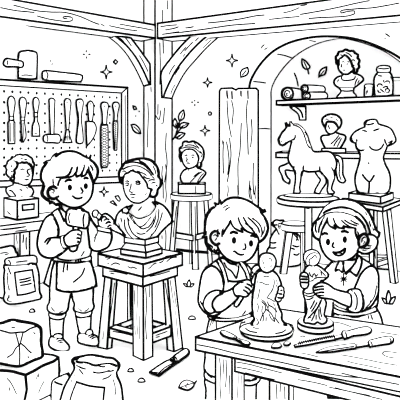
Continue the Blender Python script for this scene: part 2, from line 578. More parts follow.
brace('217,38 207,47 196,59 185,72 176,88 171.5,98.5', '208.5,34.8 198,44 186,57 175,72 166,90 163.5,97.5', '190.5,36.5 182,45 172,57 161.5,72 161.5,86 161.8,97.5', 5.62, None,
      'curved timber brace from the post up to the beam beside the arch',
      [((165, 0, 100), '112,168 95,185 78,205; 84,188 70,205 60,218; 40,258 25,280 15,300; 60,268 48,285 40,300; 80,215 72,228; 185,158 165,178 150,195; 100,262 80,290 64,318; 42,335 30,355 22,378; 176,150 160,165; 135,150 120,165')])

# freestanding broad timber before the niche jamb
b = B(); V1()
tp = Lp('219.5,91 221,88.5 232,88 236,90 238,88.5 256,88.3 258.2,90.5 258.4,258 219,258')
a = [W(x, y, 5.75) for x, y, c in tp]
for q in a[-2:]: q.z = 0.0
b.prism(a, [q+Vector((.02, .12, 0)) for q in a], 1.8, 'front')
V(200, 60, 80)
V(200, 100, 100)
b.strokes('108,0 112,70 118,110 126,150; 128,100 133,40 126,0; 118,85 118,86; 165,90 160,200 152,260 154,380; 190,0 186,50 190,140 193,220; 205,75 208,130 202,190; 90,160 92,180; 94,165 92,220 94,295; 105,165 112,200 116,250 110,300; 108,330 116,290 124,220 118,150; 214,250 212,330 216,380; 200,320 196,370 202,398; 198,345 206,360', .9, on=b)
V(165, 0, 100)
b.strokes('246,362 248,385 254,398; 266,364 268,398; 302,362 303,386; 330,362 332,398', .9, on=b)
V(200, 0, 100)
b.strokes('108,360 112,398; 128,362 130,398; 165,362 165,388; 192,360 193,398', .9, on=b)
V(195, 185, 80)
b.strokes('164,0 166,30 160,60; 213,0 215,50 214,72; 275,0 280,50 290,95; 305,0 300,40 302,70; 290,15 292,40', .8, on=b)
b2 = b
T(b.build('timber_plank', 'wood'), 'broad weathered timber plank standing upright in front of the niche jamb', 'plank')
# ---------------------------------------------------------------- pegboard on the left wall and its tools
FR = LW.shift(.07); BD = LW.shift(.03)
peg = thing('pegboard', 'framed pegboard with rows of holes, fixed to the wall over the workbench', 'pegboard', W(60, 182, LW))
b = B(); V1()
o = [(-60, 75.6), (127.4, 87.6), (127.6, 182.1), (-60, 189.5)]
i_ = [(-60, 81.7), (121.6, 93), (121.7, 176.6), (-60, 183.2)]
ow = [W(x, y, FR) for x, y in o]; iw = [W(x, y, FR) for x, y in i_]
back = -LW.n*.068
for k in (0, 1, 2):
    a, c, c2, a2 = ow[k], ow[k+1], iw[k+1], iw[k]
    b.prism([a, c, c2, a2], [q+back for q in (a, c, c2, a2)], 0)
b.line(ow[0], ow[1], 1.5); b.line(ow[1], ow[2], 1.4); b.line(ow[2], ow[3], 1.3)
b.line(iw[0], iw[1], 1.0); b.line(iw[1], iw[2], 1.1); b.line(iw[2], iw[3], 1.2); b.line(ow[1], iw[1], .9)
pl = B(); pl.prism([W(x, y, BD) for x, y in i_], [W(x, y, BD)+back*.4 for x, y in i_], 0)
b.stroke('125,95 125.2,140 125,178', 1.1, on=b, grey=True)
b.build('frame', 'wood', peg)
rl = [91.3, 102.2, 112.7, 123, 131.7, 140.3, 148.9, 157.5, 166, 174.7]
rr_ = [97.3, 106.4, 114.8, 123, 131.9, 139.6, 147.1, 155, 163, 170.5]
cx_ = [4, 12.3, 20.4, 28.3, 36.6, 44.8, 53, 61.3, 69.6, 77.9, 86.3, 94.3, 102.4, 109.7, 116.6]
for r in range(10):
    for c in cx_:
        y = rl[r]+(rr_[r]-rl[r])*(c-4)/105.7
        q = W(c, y, BD); t = LW.n*.002
        rad = .0125
        u = Vector((LW.n.y, -LW.n.x, 0)); vs = []; n = 7
        for k in range(n):
            an = 2*math.pi*k/n; vs.append(q+u*math.cos(an)*rad+Vector((0, 0, 1))*math.sin(an)*rad+t)
        pl.iadd(vs+[v-t*2 for v in vs], [tuple(range(n)), tuple(range(2*n-1, n-1, -1))]+[(k, n+k, n+(k+1) % n, (k+1) % n) for k in range(n)])
pl.build('perforated_board', 'wood', peg)
TP = LW.shift(.052)
def tool(name, label, parts, hole=None, detail=(), cat=None, group=None):
    bs = []
    t = thing(name, label, cat or name.replace('_', ' '), W(0, 0, 1), group)
    first = None; built = []
    for nm, path, closed_tube, mt in parts:
        b = B(); b.pillow(path if not isinstance(path, str) else P(path, True), TP, T=.012, Tb=.006, w=1.25); built.append((nm, b, mt))
    allb = [x[1] for x in built]
    c = sum(allb[0].v, Vector())/len(allb[0].v)
    t.location = Vector((c.x, c.y, min(q.z for bb in allb for q in bb.v)))
    for st, idx, wd in detail:
        allb[idx].strokes(st, wd, on=allb)
    if hole:
        x, y = hole; h = pts('%s,%s' % (x, y))[0]
        hb = allb[0]; r_ = .75
        hb.pillow([(h[0]+r_*math.cos(k), h[1]+r_*math.sin(k), False) for k in [i*math.pi/4 for i in range(8)]], TP, T=.004, over=[hb], fill_ink=True)
    for nm, bb, mt in built: bb.build(nm, mt, t)
    return t
V(0, 85, 70)
tool('wood_chisel', 'wide straight chisel with thick handle hanging above the small male bust', [
    ('handle', '64,64 50,74 44,100 50,150 55,180* 74,180* 78,150 84,105 80,78', 0, 'wood'),
    ('ferrule', '54,180* 76,180* 77,200* 53,200*', 0, 'metal'),
    ('blade', '54,204* 76,204* 83,216* 83,334* 48,334* 46,216*', 0, 'metal')],
     detail=[('57,212 58,325', 2, .9), ('75,212 74,325', 2, .9)], cat='chisel')
tool('carving_knife', 'slim carving knife with slanted blade hanging between the straight and flared chisels', [
    ('handle', '128,70 114,80 111,105 117,150 120,184* 140,184* 144,150 149,105 144,80', 0, 'wood'),
    ('ferrule', '119,184* 139,184* 139,203* 120,203*', 0, 'metal'),
    ('blade', '121,204* 136,204* 142,240 147,285 145,302* 132,325* 124,326* 123,318*', 0, 'metal')],
     detail=[('131,212 132,270 130,318', 2, .9), ('112,316 134,320', 2, .9)], cat='knife')
tool('flat_chisel', 'short chisel with flared square blade hanging beside the pegboard mallet', [
    ('handle', '204,71 192,80 189,100 194,140 197,157* 212,157* 217,135 222,100 217,80', 0, 'wood'),
    ('ferrule', '196,158* 213,158* 213,180* 196,180*', 0, 'metal'),
    ('blade', '198,181* 211,181* 212,205 222,235 225,292* 184,292* 186,235 197,205', 0, 'metal')],
     detail=[('196,277 212,277', 2, .9)], cat='chisel')
tool('hanging_mallet', 'long-handled mallet hanging head down among the pegboard tools', [
    ('handle', '295,76 281,84 281,110 288,282* 306,282* 311,110 311,86', 0, 'wood'),
    ('mallet_head', '262,284 300,283 335,284 343,306 336,330 300,328 262,328 249,318 248,296', 0, 'wood')],
     detail=[('266,286 272,300 272,316 266,327', 1, 1.1)], cat='mallet')
V(65, 85, 70)
tool('flared_spatula', 'hanging spatula with long handle and flared triangular end', [
    ('handle', '12,78 -2,90 0,150 7,255* 20,255* 27,150 32,100 24,82', 0, 'wood'),
    ('blade', '7,256* 20,256* 24,285 38,328* -8,328* 2,285', 0, 'metal')], hole=(12, 100),
     detail=[('8,290 4,320', 1, .8), ('14,285 16,320', 1, .8), ('20,290 27,318', 1, .8)], cat='spatula')
tool('wooden_modelling_tool', 'two-ended wooden modelling tool hanging beside the leaf-shaped knife', [
    ('body', '84,80 70,84 64,100 70,150 76,200 70,260 65,320 74,333 92,333 102,322 100,270 92,200 96,150 103,105 98,86', 0, 'wood')],
     hole=(84, 102), detail=[('76,150 80,200 76,240', 0, .7)], cat='modelling tool')
tool('palette_knife', 'leaf-shaped broad knife hanging point down', [
    ('handle', '145,92 133,100 128,125 133,170 136,208* 154,208* 160,165 163,122 157,102', 0, 'wood'),
    ('blade', '120,209* 158,209* 172,225 177,255 165,295 145,325 125,347* 122,280', 0, 'metal')], hole=(145, 108), cat='knife')
tool('wood_rasp', 'large cross-hatched rasp hanging between the leaf-shaped knife and the narrow file', [
    ('handle', '225,98 210,103 205,120 212,160 214,226* 236,226* 240,165 246,125 242,104', 0, 'wood'),
    ('blade', '210,230* 240,228* 244,245 245,400 243,460 238,470* 212,470* 206,455 205,245', 0, 'metal')], hole=(226, 121),
     detail=[(';'.join('208,%d 242,%d' % (y, y-14) for y in range(256, 470, 15)), 1, .55), (';'.join('208,%d 242,%d' % (y-14, y) for y in range(256, 470, 15)), 1, .55)], cat='rasp')
V(64.3, 85, 70)
tool('needle_file', 'narrow tapered file hanging last on the pegboard next to the frame', [
    ('handle', '294,98 280,104 276,120 284,160 283,205* 300,205* 304,160 312,122 308,104', 0, 'wood'),
    ('blade', '282,207* 302,207* 304,240 299,340 298,372 286,372 284,340 279,240', 0, 'metal')], hole=(293, 121),
     detail=[(';'.join('283,%d 300,%d' % (y, y-8) for y in range(222, 368, 11)), 1, .6), ('291,212 291,365', 1, .6)], cat='file')

# things on the ledge of the pegboard frame
LT = LW.shift(.055)
V(0, 45, 70)
t = thing('wooden_mallet', 'squat wooden mallet standing on end on the pegboard ledge, handle sideways', 'mallet', W(27, 81, LT))
hb = B(); hb.pillow('108,62 118,52 160,46 200,54 209,66 210,110 207,204* 160,206 106,200* 106,110', LT, T=.05, Tb=.03, w=1.8); hb.strokes('122,187 150,184 188,190', .9, on=hb)
kb = B(); kb.pillow('34,93 70,97 122,107 131,120 125,138 80,135 34,135 20,118', LT, T=.02, Tb=.02, w=1.7, over=[hb]); kb.strokes('33,94 42,105 42,122 34,134; 118,108 108,118 110,132', 1.0, on=kb)
shiftz(hb, .018); shiftz(kb, .018)
hb.build('mallet_head', 'wood', t); kb.build('handle', 'wood', t)
t = None
b = B(); V(0, 0, 100)
b.pillow('178,293 240,298 320,308 327,322 322,334* 250,332 180,327 170,312', LT, T=.035, Tb=.025, w=1.7)
b.strokes('184,294 191,308 186,326', 1.2, on=b)
shiftz(b, .018)
T(b.build('rolling_pin', 'wood'), 'plain round wooden roller lying on the pegboard ledge', 'roller')
# ---------------------------------------------------------------- workbench on the left
BZ = .65
def table_top(px_line, z, th, w=1.9, name='tabletop', parent=None, grain=None, rear_hidden=True):
    pass
bench = thing('workbench', 'plank workbench along the side wall under the pegboard', 'workbench', (-1.2, 4.6, 0))
b = B(); TZ = FL(BZ)
a = [W(-50, 232.3, TZ), W(75, 216.6, TZ), W(72, 209.6, TZ), W(-50, 226, TZ)]
b.prism([q-Vector((0, 0, .064)) for q in a], a, 1.5)
V(0, 200, 100)
b.strokes('0,155 40,152 80,148 120,145; 0,118 50,113 104,106; 60,125 110,119', .9, on=b)
V(0, 180, 50)
b.strokes('20,398 110,390 200,374', .9, on=b)
b.build('bench_top', 'wood', bench)
def leg4(parent, px, z0, z1, w=1.5, grain='', name='leg'):
    """px: list of (x, y, D) floor plan corners (front ones inked)"""
    b = B(); P0 = []
    for x, D in px:
        q = W(x, 200, D); P0.append(Vector((q.x, q.y, z0)))
    b.prism(P0, [q+Vector((0, 0, z1-z0)) for q in P0], w)
    if grain: b.strokes(grain, .9, on=b)
    return b.build(name, 'wood', parent)
V(0, 225, 60)
leg4(bench, [(14.5, 4.70), (20, 4.59), (29.6, 4.61), (24, 4.73)], 0, BZ-.066, 1.5, '115,60 112,90 118,125; 120,150 124,185; 155,60 157,85 153,120; 176,80 174,125 178,165')
def leg_off(x, D, s=.07):
    q = W(x, 200, D); b = B()
    p0 = [Vector((q.x+dx*s, q.y+dy*s, 0)) for dx, dy in ((-.5, -.5), (.5, -.5), (.5, .5), (-.5, .5))]
    b.prism(p0, [v+Vector((0, 0, BZ-.066)) for v in p0], 1.5); b.build('leg', 'wood', bench)
leg_off(66, 4.95)

# crate-like block with a label and a male bust on it
box = thing('display_block', 'square block with a blank plate, standing on the workbench under the male bust', 'block', W(20, 218, 4.5))
b = B(); V(0, 180, 50)
z0 = BZ+.013
fl = [W(4.3, 216.4, FL(z0)), W(17.3, 219.7, FL(z0)), W(38.4, 216.8, FL(z0))]
fl.append(fl[0]+fl[2]-fl[1])
h = W(17.3, 200.4, fl[1].y).z-z0-.002
top = [q+Vector((0, 0, h)) for q in fl]
b.prism(fl, top, 1.8)
b.strokes('55,248 70,262 88,278; 130,286 148,289 156,293; 60,252 76,272', .9, on=b)
blk = b.build('block', 'stone', box)
pb_ = B()
pp = Lp('178,200 272,192 270,233 180,243')
pb_.pillow([(x, y, True) for x, y, c in pp], None, T=.001, Tb=.0, w=1.3, over=[b], flat=True)
pb_.build('blank_plate', 'stone', blk)
BT = top[0].z
def bust_parts(root, specs, strokes=(), w=1.85, mat='stone'):
    """specs: (name, path, D, T, Tb, kwargs)"""
    made = {}; order = []
    for nm, path, D, Tt, Tb, kw in specs:
        b = B(); k = dict(kw); k.setdefault('w', w)
        ov = [made[o] for o in k.pop('on', [])]
        b.pillow(path, D, T=Tt, Tb=Tb, over=ov, **k); made[nm] = b; order.append(nm)
    allb = list(made.values())
    for nm, txt, wd in strokes:
        made[nm].strokes(txt, wd, on=made[nm])
    for nm in order: made[nm].build(nm, mat, root)
    return made
bt = thing('male_bust', 'small bust of a man with short curly hair, on the block on the workbench', 'bust', (W(20, 198, 4.55).x, 4.55, BT))
V(0, 140, 50)
bust_parts(bt, [
    ('shoulders', '115,340 108,360 85,370 60,380 52,400 60,425 85,450 105,462* 170,470 235,462* 255,440 265,410 250,385 225,375 235,352 240,345 180,350', 4.55, .05, .05, {}),
    ('head', '90,190 100,150 160,130 225,150 262,190 262,260 255,300 250,325 235,348 205,362 180,358 150,345 115,335 100,300 80,260', 4.53, .06, .07, {'on': ['shoulders']}),
    ('hair', '110,335* 92,325 84,300* 64,285 52,262 58,238* 48,215 60,190* 66,168 88,158 96,140* 118,140 132,124* 160,118 182,124* 210,120 232,134* 252,148 260,172* 272,195 264,225 258,265* 255,225 240,200 215,180 195,183 175,178 150,185 130,172 140,200 130,225 115,240 120,262 110,280 118,300', 4.53, .03, .06, {'on': ['head', 'shoulders'], 'w': 1.9}),
    ], [
    ('hair', '95,195 90,210 100,215; 130,170 142,190 140,205; 160,145 175,150 190,142; 85,258 95,248 110,252; 90,275 100,300 112,302; 245,185 255,205 258,225; 110,160 120,175; 190,150 205,158 220,152', 1.2),
    ('head', '160,242 178,232 198,236; 228,238 245,230 220,240 222,265 236,280 225,292 208,288; 195,314 215,318 232,312; 145,338 160,348 180,352', 1.25),
    ('shoulders', '70,400 95,408 115,430 130,455; 155,392 168,398 180,410; 165,460 175,452 190,458; 208,378 225,390', 1.2)])

# ---------------------------------------------------------------- paper sacks
sk = B(); V(0, 225, 60)
sk.pillow('-60,175 0,155 70,140 95,150 105,180 118,215 100,470 -60,470*', 4.54, T=.03, Tb=.03, w=1.6)
sk.strokes('0,190 30,184 52,182; 30,200 60,190', .9, on=sk)
T(sk.build('paper_sack', 'sack'), 'plain paper sack half hidden behind the labelled sack under the workbench', 'sack')
root = thing('paper_sack', 'paper sack with rolled top and printed label standing under the workbench', 'sack', W(22, 305, 4.4))
V(0, 225, 60)
bb = B(); bb.pillow('45,262 35,300 30,350 33,420 35,455 28,495 60,522 130,518 200,505 265,490* 275,480 262,450 258,400 255,330 240,270 230,250*', 4.42, T=.09, Tb=.07, w=2.0, R=5)
V(0, 265, 50)
bb.strokes('66,18 78,50 90,78; 62,60 62,130 75,205; 75,232 68,260 60,280 100,295; 290,258 305,245; 75,262 70,240', 1.1, on=bb)
V(0, 225, 60)
rl_ = B(); rl_.pillow('50,225 100,218 160,210 225,207 238,215 243,240 235,256 180,262 120,268 60,270 42,262 36,240', 4.42, T=.05, Tb=.05, w=2.0, over=[bb]); rl_.strokes('50,238 58,236 68,248 70,262 62,268 52,258; 105,248 150,242 185,238', 1.1, on=rl_)
lb_ = B(); V(0, 265, 50)
lb_.pillow('118,60* 190,48 258,38* 270,110 282,210* 210,232 140,242* 128,150', None, T=.001, Tb=0, w=1.2, over=[bb], flat=True)
lb_.strokes('150,120 200,112 250,98; 155,140 205,132 250,118; 160,164 210,156 255,146', 1.2, on=lb_)
bg_ = bb.build('bag', 'sack', root); rl_.build('rolled_top', 'sack', root); lb_.build('label', 'sack', bg_)

# ---------------------------------------------------------------- rough stone blocks, bottom left
V(0, 310, 90)
lo = B(); V1()
lp = P('-12,368.6* 0,370.3 11,371.2 20,373.5 25.4,375* 34,370.8 42,366 48,363.5 54,361 58.3,357.5* 53,355.5 43,354.3* 0,352* -12,352*', False)
la = [W(x, y, FL(.255)) for x, y, c in lp]; lb0 = [Vector((q.x, q.y, 0)) for q in la]
lo.prism(la, lb0, 0)
lo.wpath(la, [False]*len(la), 1.8, True)
for i, (x, y, c) in enumerate(lp):
    if c and x > 20 and y > 356: 
        q = la[i]; k = Vector((.004, 0, 0))
        lo.wpath([q, q.lerp(lb0[i], .25)+k*1.5, q.lerp(lb0[i], .45)-k, q.lerp(lb0[i], .7)+k, lb0[i]], [False]*5, 1.7)
V(0, 310, 90)
lo.strokes('30,302 50,325 75,375; 40,340 45,362; 167,288 160,310; 197,315 185,335 178,350 170,370; 168,280 172,300', .9, on=lo)
T(lo.build('stone_block', 'stone'), 'large rough stone block on the floor carrying the cracked block', 'stone block')
up_ = B(); up_.pillow('-60,62 0,60 50,45 100,52 150,62 178,78 183,100 183,150 189,190 186,208 150,222 90,247 40,243 0,236 -60,225*', 2.715, T=.015, Tb=.24, w=2.1, R=3)
up_.stroke('-60,82 0,90 30,98 50,102 90,98 110,97 135,82 165,72', 1.3, on=up_)
up_.strokes('70,102 78,130 86,158 95,130 103,98; 86,155 88,200 87,245; 86,155 70,170 55,195 30,212; 88,145 108,160 125,178 142,192; 50,78 70,76; 148,98 158,108; 122,206 130,212', 1.1, on=up_)
shiftz(up_, .0)
T(up_.build('stone_block', 'stone'), 'cracked rough stone block resting on top of the larger block', 'stone block')
sm = B(); sm.pillow('304,283* 270,296 240,312 232,330 230,370 228,400 226,540* 290,540* 310,400', 2.68, T=.04, Tb=.02, w=1.8, R=2)
sm.strokes('240,318 258,326 280,333', 1.4, on=sm)
T(sm.build('stone_chunk', 'stone'), 'upright stone chunk wedged behind the open sack', 'stone')
sn = B(); sn.pillow('180,402* 205,390 224,380* 224,540* 175,540*', 2.48, T=.05, Tb=.03, w=1.8, R=2)
T(sn.build('stone_chunk', 'stone'), 'low stone chunk at the foot of the stone blocks, mostly out of frame', 'stone')

# ---------------------------------------------------------------- big open sack
root = thing('open_sack', 'large open cloth sack with a blank label on the floor beside the stone blocks', 'sack', W(90, 438, 2.58))
V(60, 340, 70)
bb = B(); bb.pillow('-30,540* -25,440 5,343 28,270 58,215 84,168 83,142 72,122 78,108 110,100 170,90 222,95 262,104 300,108 328,128 338,150 322,180 322,205 345,260 356,343 362,440 355,540*', 2.58, T=.14, Tb=.05, w=2.3)
bb.strokes('90,120 112,128 150,130 200,145 240,140 290,137 325,150', 1.8, on=bb)
bb.strokes('92,142 120,158 150,166; 108,165 122,182 135,200; 185,182 215,188 250,184 285,172; 310,172 290,178 270,180; 295,195 275,212 240,225; 84,195 80,215; 68,225 65,245; 300,222 312,260 315,300; 318,296 312,318; 210,145 235,152 260,153', 1.1, on=bb)
lb_ = B(); lb_.pillow('95,240* 170,262 255,272* 248,340 244,470* 150,470 35,460* 62,330', None, T=.001, Tb=0, w=1.3, over=[bb], flat=True)
bg_ = bb.build('bag', 'sack', root); lb_.build('label', 'sack', bg_)
# ---------------------------------------------------------------- people
def ell(cx, cy, rx, ry, n=20):
    return [(_v[0]+(cx+rx*math.cos(2*math.pi*i/n))*_v[2], _v[1]+(cy+ry*math.sin(2*math.pi*i/n))*_v[2], False) for i in range(n)]
def eye(root, path, on, name='eye'):
    e = B(); e.pillow(path, None, T=.003, Tb=.004, over=on, fill_ink=True); return e.build(name, 'skin', root)

BD_ = 3.62
boy = thing('person', 'short-haired child in tunic and apron standing by the bust, holding a mallet and a chisel', 'person', W(75, 349, BD_))
body = B()
V(35, 145, 70)
body.pillow('120,120 200,70 280,90 325,150 328,215 326,260 316,295 298,322 270,342 235,353 200,350 165,335 140,318 122,298 105,260 95,200 100,150', BD_, T=.14, Tb=.13, w=2.4, ink=(lambda x, y: y > 145+215*.175 and x > 35+122*.175,))
body.pillow('150,300 152,360 140,400 280,400 262,330', BD_+.07, T=.04, Tb=.06, ink=False)
V(35, 195, 70)
# trunk and limbs beneath the clothes
body.pillow('150,60 100,110 85,160 100,300 100,360 300,360 305,280 300,170 300,100 250,60', BD_+.02, T=.03, Tb=.05, ink=False)
V(40, 250, 70)
body.pillow('90,0 80,100 70,200 62,300 64,400 66,500 70,515 120,515 130,420 150,330 178,200 200,330 215,400 228,480 282,480 288,380 290,300 285,100 285,0', BD_+.02, T=.03, Tb=.05, ink=False)
tunic = B()
V(35, 195, 70)
tunic.pillow('140,78 98,108 88,160 110,250 112,340 105,362* 200,375 310,352* 318,320 312,280 306,230 300,190 310,140 290,100 255,75 230,100 200,110 185,108 165,95', BD_, T=.09, Tb=.10, w=2.1, over=[body], R=9)
tunic.strokes('135,80 150,115 170,155; 150,70 160,92 182,108', 1.7, on=tunic, D=BD_)
tunic.strokes('283,318 270,340 262,350', 1.1, on=tunic)
V(40, 250, 70)
fl_ = B(); fl_.pillow('70,52* 45,130 28,188* 55,206* 90,200* 110,60*', BD_+.02, T=.05, Tb=.05, w=2.2)
V(40, 290, 70)
def sock(path, D=BD_): 
    b = B(); b.pillow(path, D, T=.05, Tb=.05, w=2.0); return b
s1 = sock('57,140* 60,200 66,275* 128,275* 130,200 138,150*'); s2 = sock('207,140* 218,200 230,256* 286,248* 287,200 289,140*')
c1 = B(); c1.pillow('54,134* 58,154 85,164 112,165 139,155 145,135* 125,146 95,148', BD_-.01, T=.03, Tb=.03, w=1.9, over=[s1])
c2 = B(); c2.pillow('205,125* 210,148 245,154 288,143 293,122* 250,136', BD_-.01, T=.03, Tb=.03, w=1.9, over=[s2])
V(40, 250, 70)
tr = B(); tr.pillow('84,66* 70,120 60,200 58,290 46,320 50,345 78,362 130,360 156,342 162,300 173,255 182,238* 190,280 200,310 194,335 208,352 245,358 290,348 306,325 300,290 302,205 290,66*', BD_, T=.08, Tb=.08, w=2.1, over=[fl_, s1, s2, c1, c2, body], R=7)
tr.strokes('65,325 75,340 85,350; 108,360 120,352 135,345; 218,332 230,340 238,348; 255,350 268,342 280,330', 1.2, on=tr)
V(40, 250, 70)
ap = B(); ap.pillow('100,70* 99,150 98,222* 130,232 190,236 260,224 320,205* 312,150 294,90 284,62* 200,78', BD_-.01, T=.04, Tb=.02, w=2.3, over=[tr, tunic, body], R=4)
ap.strokes('140,75 136,100 132,130; 157,80 157,100 155,120; 256,100 240,140 215,165 188,186', 1.3, on=ap)
bl_ = B(); bl_.pillow('80,38* 130,52 190,57 250,50 288,36* 290,55 250,68 195,76 130,72 78,58*', BD_-.01, T=.02, Tb=.02, w=1.9, over=[ap, tunic, tr, body])
bl_.strokes('206,54 204,72; 220,54 219,72; 233,52 232,70', 1.5, on=bl_)
V(40, 290, 70)
h1 = B(); h1.pillow('60,275 75,268 95,270 120,274 135,290 160,318 163,334 150,345 112,345 72,330 55,312', BD_-.03, T=.07, Tb=.07, w=2.2, over=[s1])
h1.pillow('78,272 84,257 105,252 122,256 128,270 118,278 95,275', BD_-.05, T=.02, Tb=.02, w=1.7, over=[h1, s1])
h1.strokes('92,285 108,278 122,280; 98,295 115,288 128,290; 108,303 120,298 132,300', 1.2, on=h1)
h2 = B(); h2.pillow('221,255 245,250 268,252 300,258 326,273 328,311 290,314 226,298 220,280', BD_-.02, T=.06, Tb=.06, w=2.2, over=[s2])
h2.pillow('262,248 268,235 282,228 296,232 300,246 290,256 272,256', BD_-.04, T=.02, Tb=.02, w=1.7, over=[h2, s2])
h2.strokes('272,268 290,258 300,256; 282,275 298,266 310,264; 292,282 308,272 320,272', 1.2, on=h2)
# arm on the far side, reaching to the chisel
V1()
rs_ = B(); rs_.pillow('87.5,214.5 92,222 97,228.5* 101,228.5 106,231 110.5,231.5* 111.3,238 108,246 100,250.2 94,250 90.5,247* 88.5,230', BD_-.10, T=.05, Tb=.10, w=2.3, over=[tunic])
rs_.strokes('98,231 96,236 94,238; 96,234 94.5,242', 1.0, on=rs_)
V(100, 200, 100)
cf2 = B(); cf2.pillow('-10,106* 15,112 40,118* 43,130* 20,126 -8,120*', BD_-.17, T=.02, Tb=.03, w=1.8, over=[rs_])
# chisel held between bust and child
CD_ = BD_-.16
V1()
chz = thing('chisel', 'pointed chisel held in the child\'s fist against the draped bust', 'chisel', W(108, 222, CD_))
chh = B(); chh.pillow('92.6,213.5 94,210.8 97,210.6 98.6,213 104,217.4 110,222.5* 107,226.5* 100.5,221 96.4,217 93.6,216.6', CD_, T=.02, Tb=.02, w=1.6)
chb = B(); chb.pillow('111,221.5* 117,226 125,235.5* 113,230 108.5,226*', CD_, T=.012, Tb=.012, w=1.7)
V1(); chh.strokes('98.4,212.6 97.6,215 96,216.8', 1.2, on=chh)
chh.build('handle', 'wood', chz); chb.build('blade', 'metal', chz)
V(100, 200, 100)
body.pillow('4,76 9,62 22,56 34,62 46,72 54,84 55,94 48,104 38,112 22,114 6,110 -3,98 -5,80', CD_, T=.035, Tb=.04, w=2.0, over=[chh])
body.strokes('4,72 16,66 28,72; 14,84 26,76 38,80; 22,96 32,88 44,90; 30,108 38,100 48,100; 10,60 12,70 4,74; 0,66 8,74 6,88', 1.6, on=body)
V(0, 200, 100)
body.pillow('386,95 392,60 405,52 415,60 414,105 400,115', CD_+.02, T=.03, Tb=.03, ink=False, over=[])
# near arm and mallet
V(35, 195, 70)
sl = B(); sl.pillow('94,112* 74,124 56,145 33,195 20,245 18,290 32,332 62,352 102,355 142,338 182,304* 166,280 154,245* 130,243* 134,200 122,155 108,126', BD_-.05, T=.07, Tb=.06, w=2.4, over=[tunic, fl_])
sl.strokes('54,274 70,252 90,245 130,242 155,238; 66,285 80,262 92,250', 1.6, on=sl)
cf = B(); cf.pillow('147,240* 168,234* 172,262 186,292* 166,300* 153,275', BD_-.13, T=.03, Tb=.03, w=1.9, over=[sl, tunic])
MD_ = BD_-.18
ml = thing('mallet', 'cylindrical wooden mallet held upright in the child\'s fist', 'mallet', W(75, 250, MD_))
mh = B(); mh.pillow('235,92 238,82 250,79 264,84 266,98 250,100', MD_, T=.015, Tb=.015, w=1.6, over=[body, tunic]); mh.pillow('190,88 215,82 290,98 305,112 306,150 298,180 288,187 210,174 186,162 180,130', MD_, T=.05, Tb=.05, w=2.4, over=[body, tunic])
mh.strokes('283,104 275,140 280,184; 202,100 193,130 200,162', 1.3, on=mh)
mk_ = B(); mk_.pillow('222,180* 246,184* 243,230 240,300 228,317 210,318 200,306 206,280 218,230', MD_, T=.015, Tb=.015, w=2.2, over=[tunic])
mh.build('mallet_head', 'wood', ml); mk_.build('handle', 'wood', ml)
hb_ = [mk_, mh, cf, tunic, sl]
body.pillow('168,242 185,225 208,208 232,202 250,208 258,240 252,270 240,282 215,290 188,290 174,272', MD_+.0, T=.035, Tb=.05, w=2.1, over=hb_)
fing = ['232,206 250,204 264,212 264,226 252,231 236,226', '232,226 250,226 262,234 262,244 250,249 234,246', '230,246 248,246 260,253 260,264 248,268 232,265', '228,264 242,264 252,271 250,280 238,284 226,280']
for f_ in fing: body.pillow(f_, MD_-.01, T=.014, Tb=.02, w=1.5, over=hb_+[body], ink=(lambda x, y: x > 35+236*.175,))
body.pillow('196,222 215,210 240,208 250,214 238,222 214,228', MD_-.01, T=.012, Tb=.02, w=1.4, over=hb_+[body], ink=False)
body.pillow('150,240 190,235 190,290 160,298', MD_+.04, T=.02, Tb=.05, ink=False)
V(35, 145, 70)
# ear
body.pillow('132,262 120,244 102,237 84,244 73,265 76,288 90,303 110,308 126,298 138,280', BD_-.06, T=.02, Tb=.05, w=2.0, ink=(lambda x, y: x < 35+128*.175,))
body.remesh(.0055, 2)
body.stroke('128,246 118,243 102,237 84,245 73,265 76,288 88,303 108,308 124,300', 2.1, on=body, D=BD_-.085, taper=False)
body.strokes('85,262 95,252 108,258 112,268; 95,272 106,268 104,280', 1.2, on=body)
body.strokes('170,213 182,202 196,198 212,204; 276,195 291,187 306,193', 1.9, on=body)
body.strokes('260,240 268,255 274,265 268,274 258,276', 1.5, on=body)
body.strokes('216,291 232,303 254,304 273,296; 212,288 218,294', 1.8, on=body)
def bhair(x, y):
    u, v = (x-35)/.175, (y-145)/.175
    if 70 < u < 132 and 236 < v < 312: return 0
    if 128 < u < 330 and v > 136 and v < 268: return 1.5
    if (v < 108 and u < 128) or (v < 92 and 296 < u < 326) or (v > 312 and u < 155): return 1.3
    return 2.4
hair = B()
hair.pillow('332,214* 346,190 357,160 353,130 337,105 314,86* 319,58* 308,76* 285,70 255,52 222,40 185,38 150,46 118,68* 124,47* 104,60 90,86* 68,90 50,103* 74,102* 48,130 37,165 40,200 52,222 46,250 40,272 46,292 62,306 82,318* 84,336* 102,330* 122,345* 134,342* 150,364* 152,340 135,318 124,304 108,308 88,303 76,288 73,265 84,245 102,238 118,243 132,264* 131,238 136,212 148,190* 175,186 188,184* 214,178 232,160* 238,182* 258,172 270,150* 266,180* 288,170 300,142* 312,172 326,210*', BD_, T=.035, Tb=.12, w=2.4, over=[body], gap=.004, R=6, ink=bhair)
hair.strokes('118,184 150,184 180,178 200,158 214,124; 185,186 215,176 236,155 243,122; 240,182 262,165 276,140 281,112; 305,122 308,145 322,172 332,205; 105,188 106,210 112,238 130,262; 343,190 350,185; 330,150 325,130 312,115; 118,335 130,335 148,345; 84,320 100,325 118,338', 1.7, on=hair)
BO = body.build('body', 'skin', boy)
V(35, 145, 70)
eye(BO, ell(199, 243, 13.5, 18), [body]); eye(BO, ell(290, 235, 13, 17.5), [body])
hair.build('hair', 'hair', boy); tunic.build('tunic', 'cloth', boy)
fl_.build('tunic_skirt', 'cloth', boy); tr.build('trousers', 'cloth', boy); ap.build('apron', 'cloth', boy); bl_.build('belt', 'cloth', boy)
for q in (s1, s2): q.build('stocking', 'cloth', boy)
for q in (c1, c2): q.build('knee_band', 'cloth', boy)
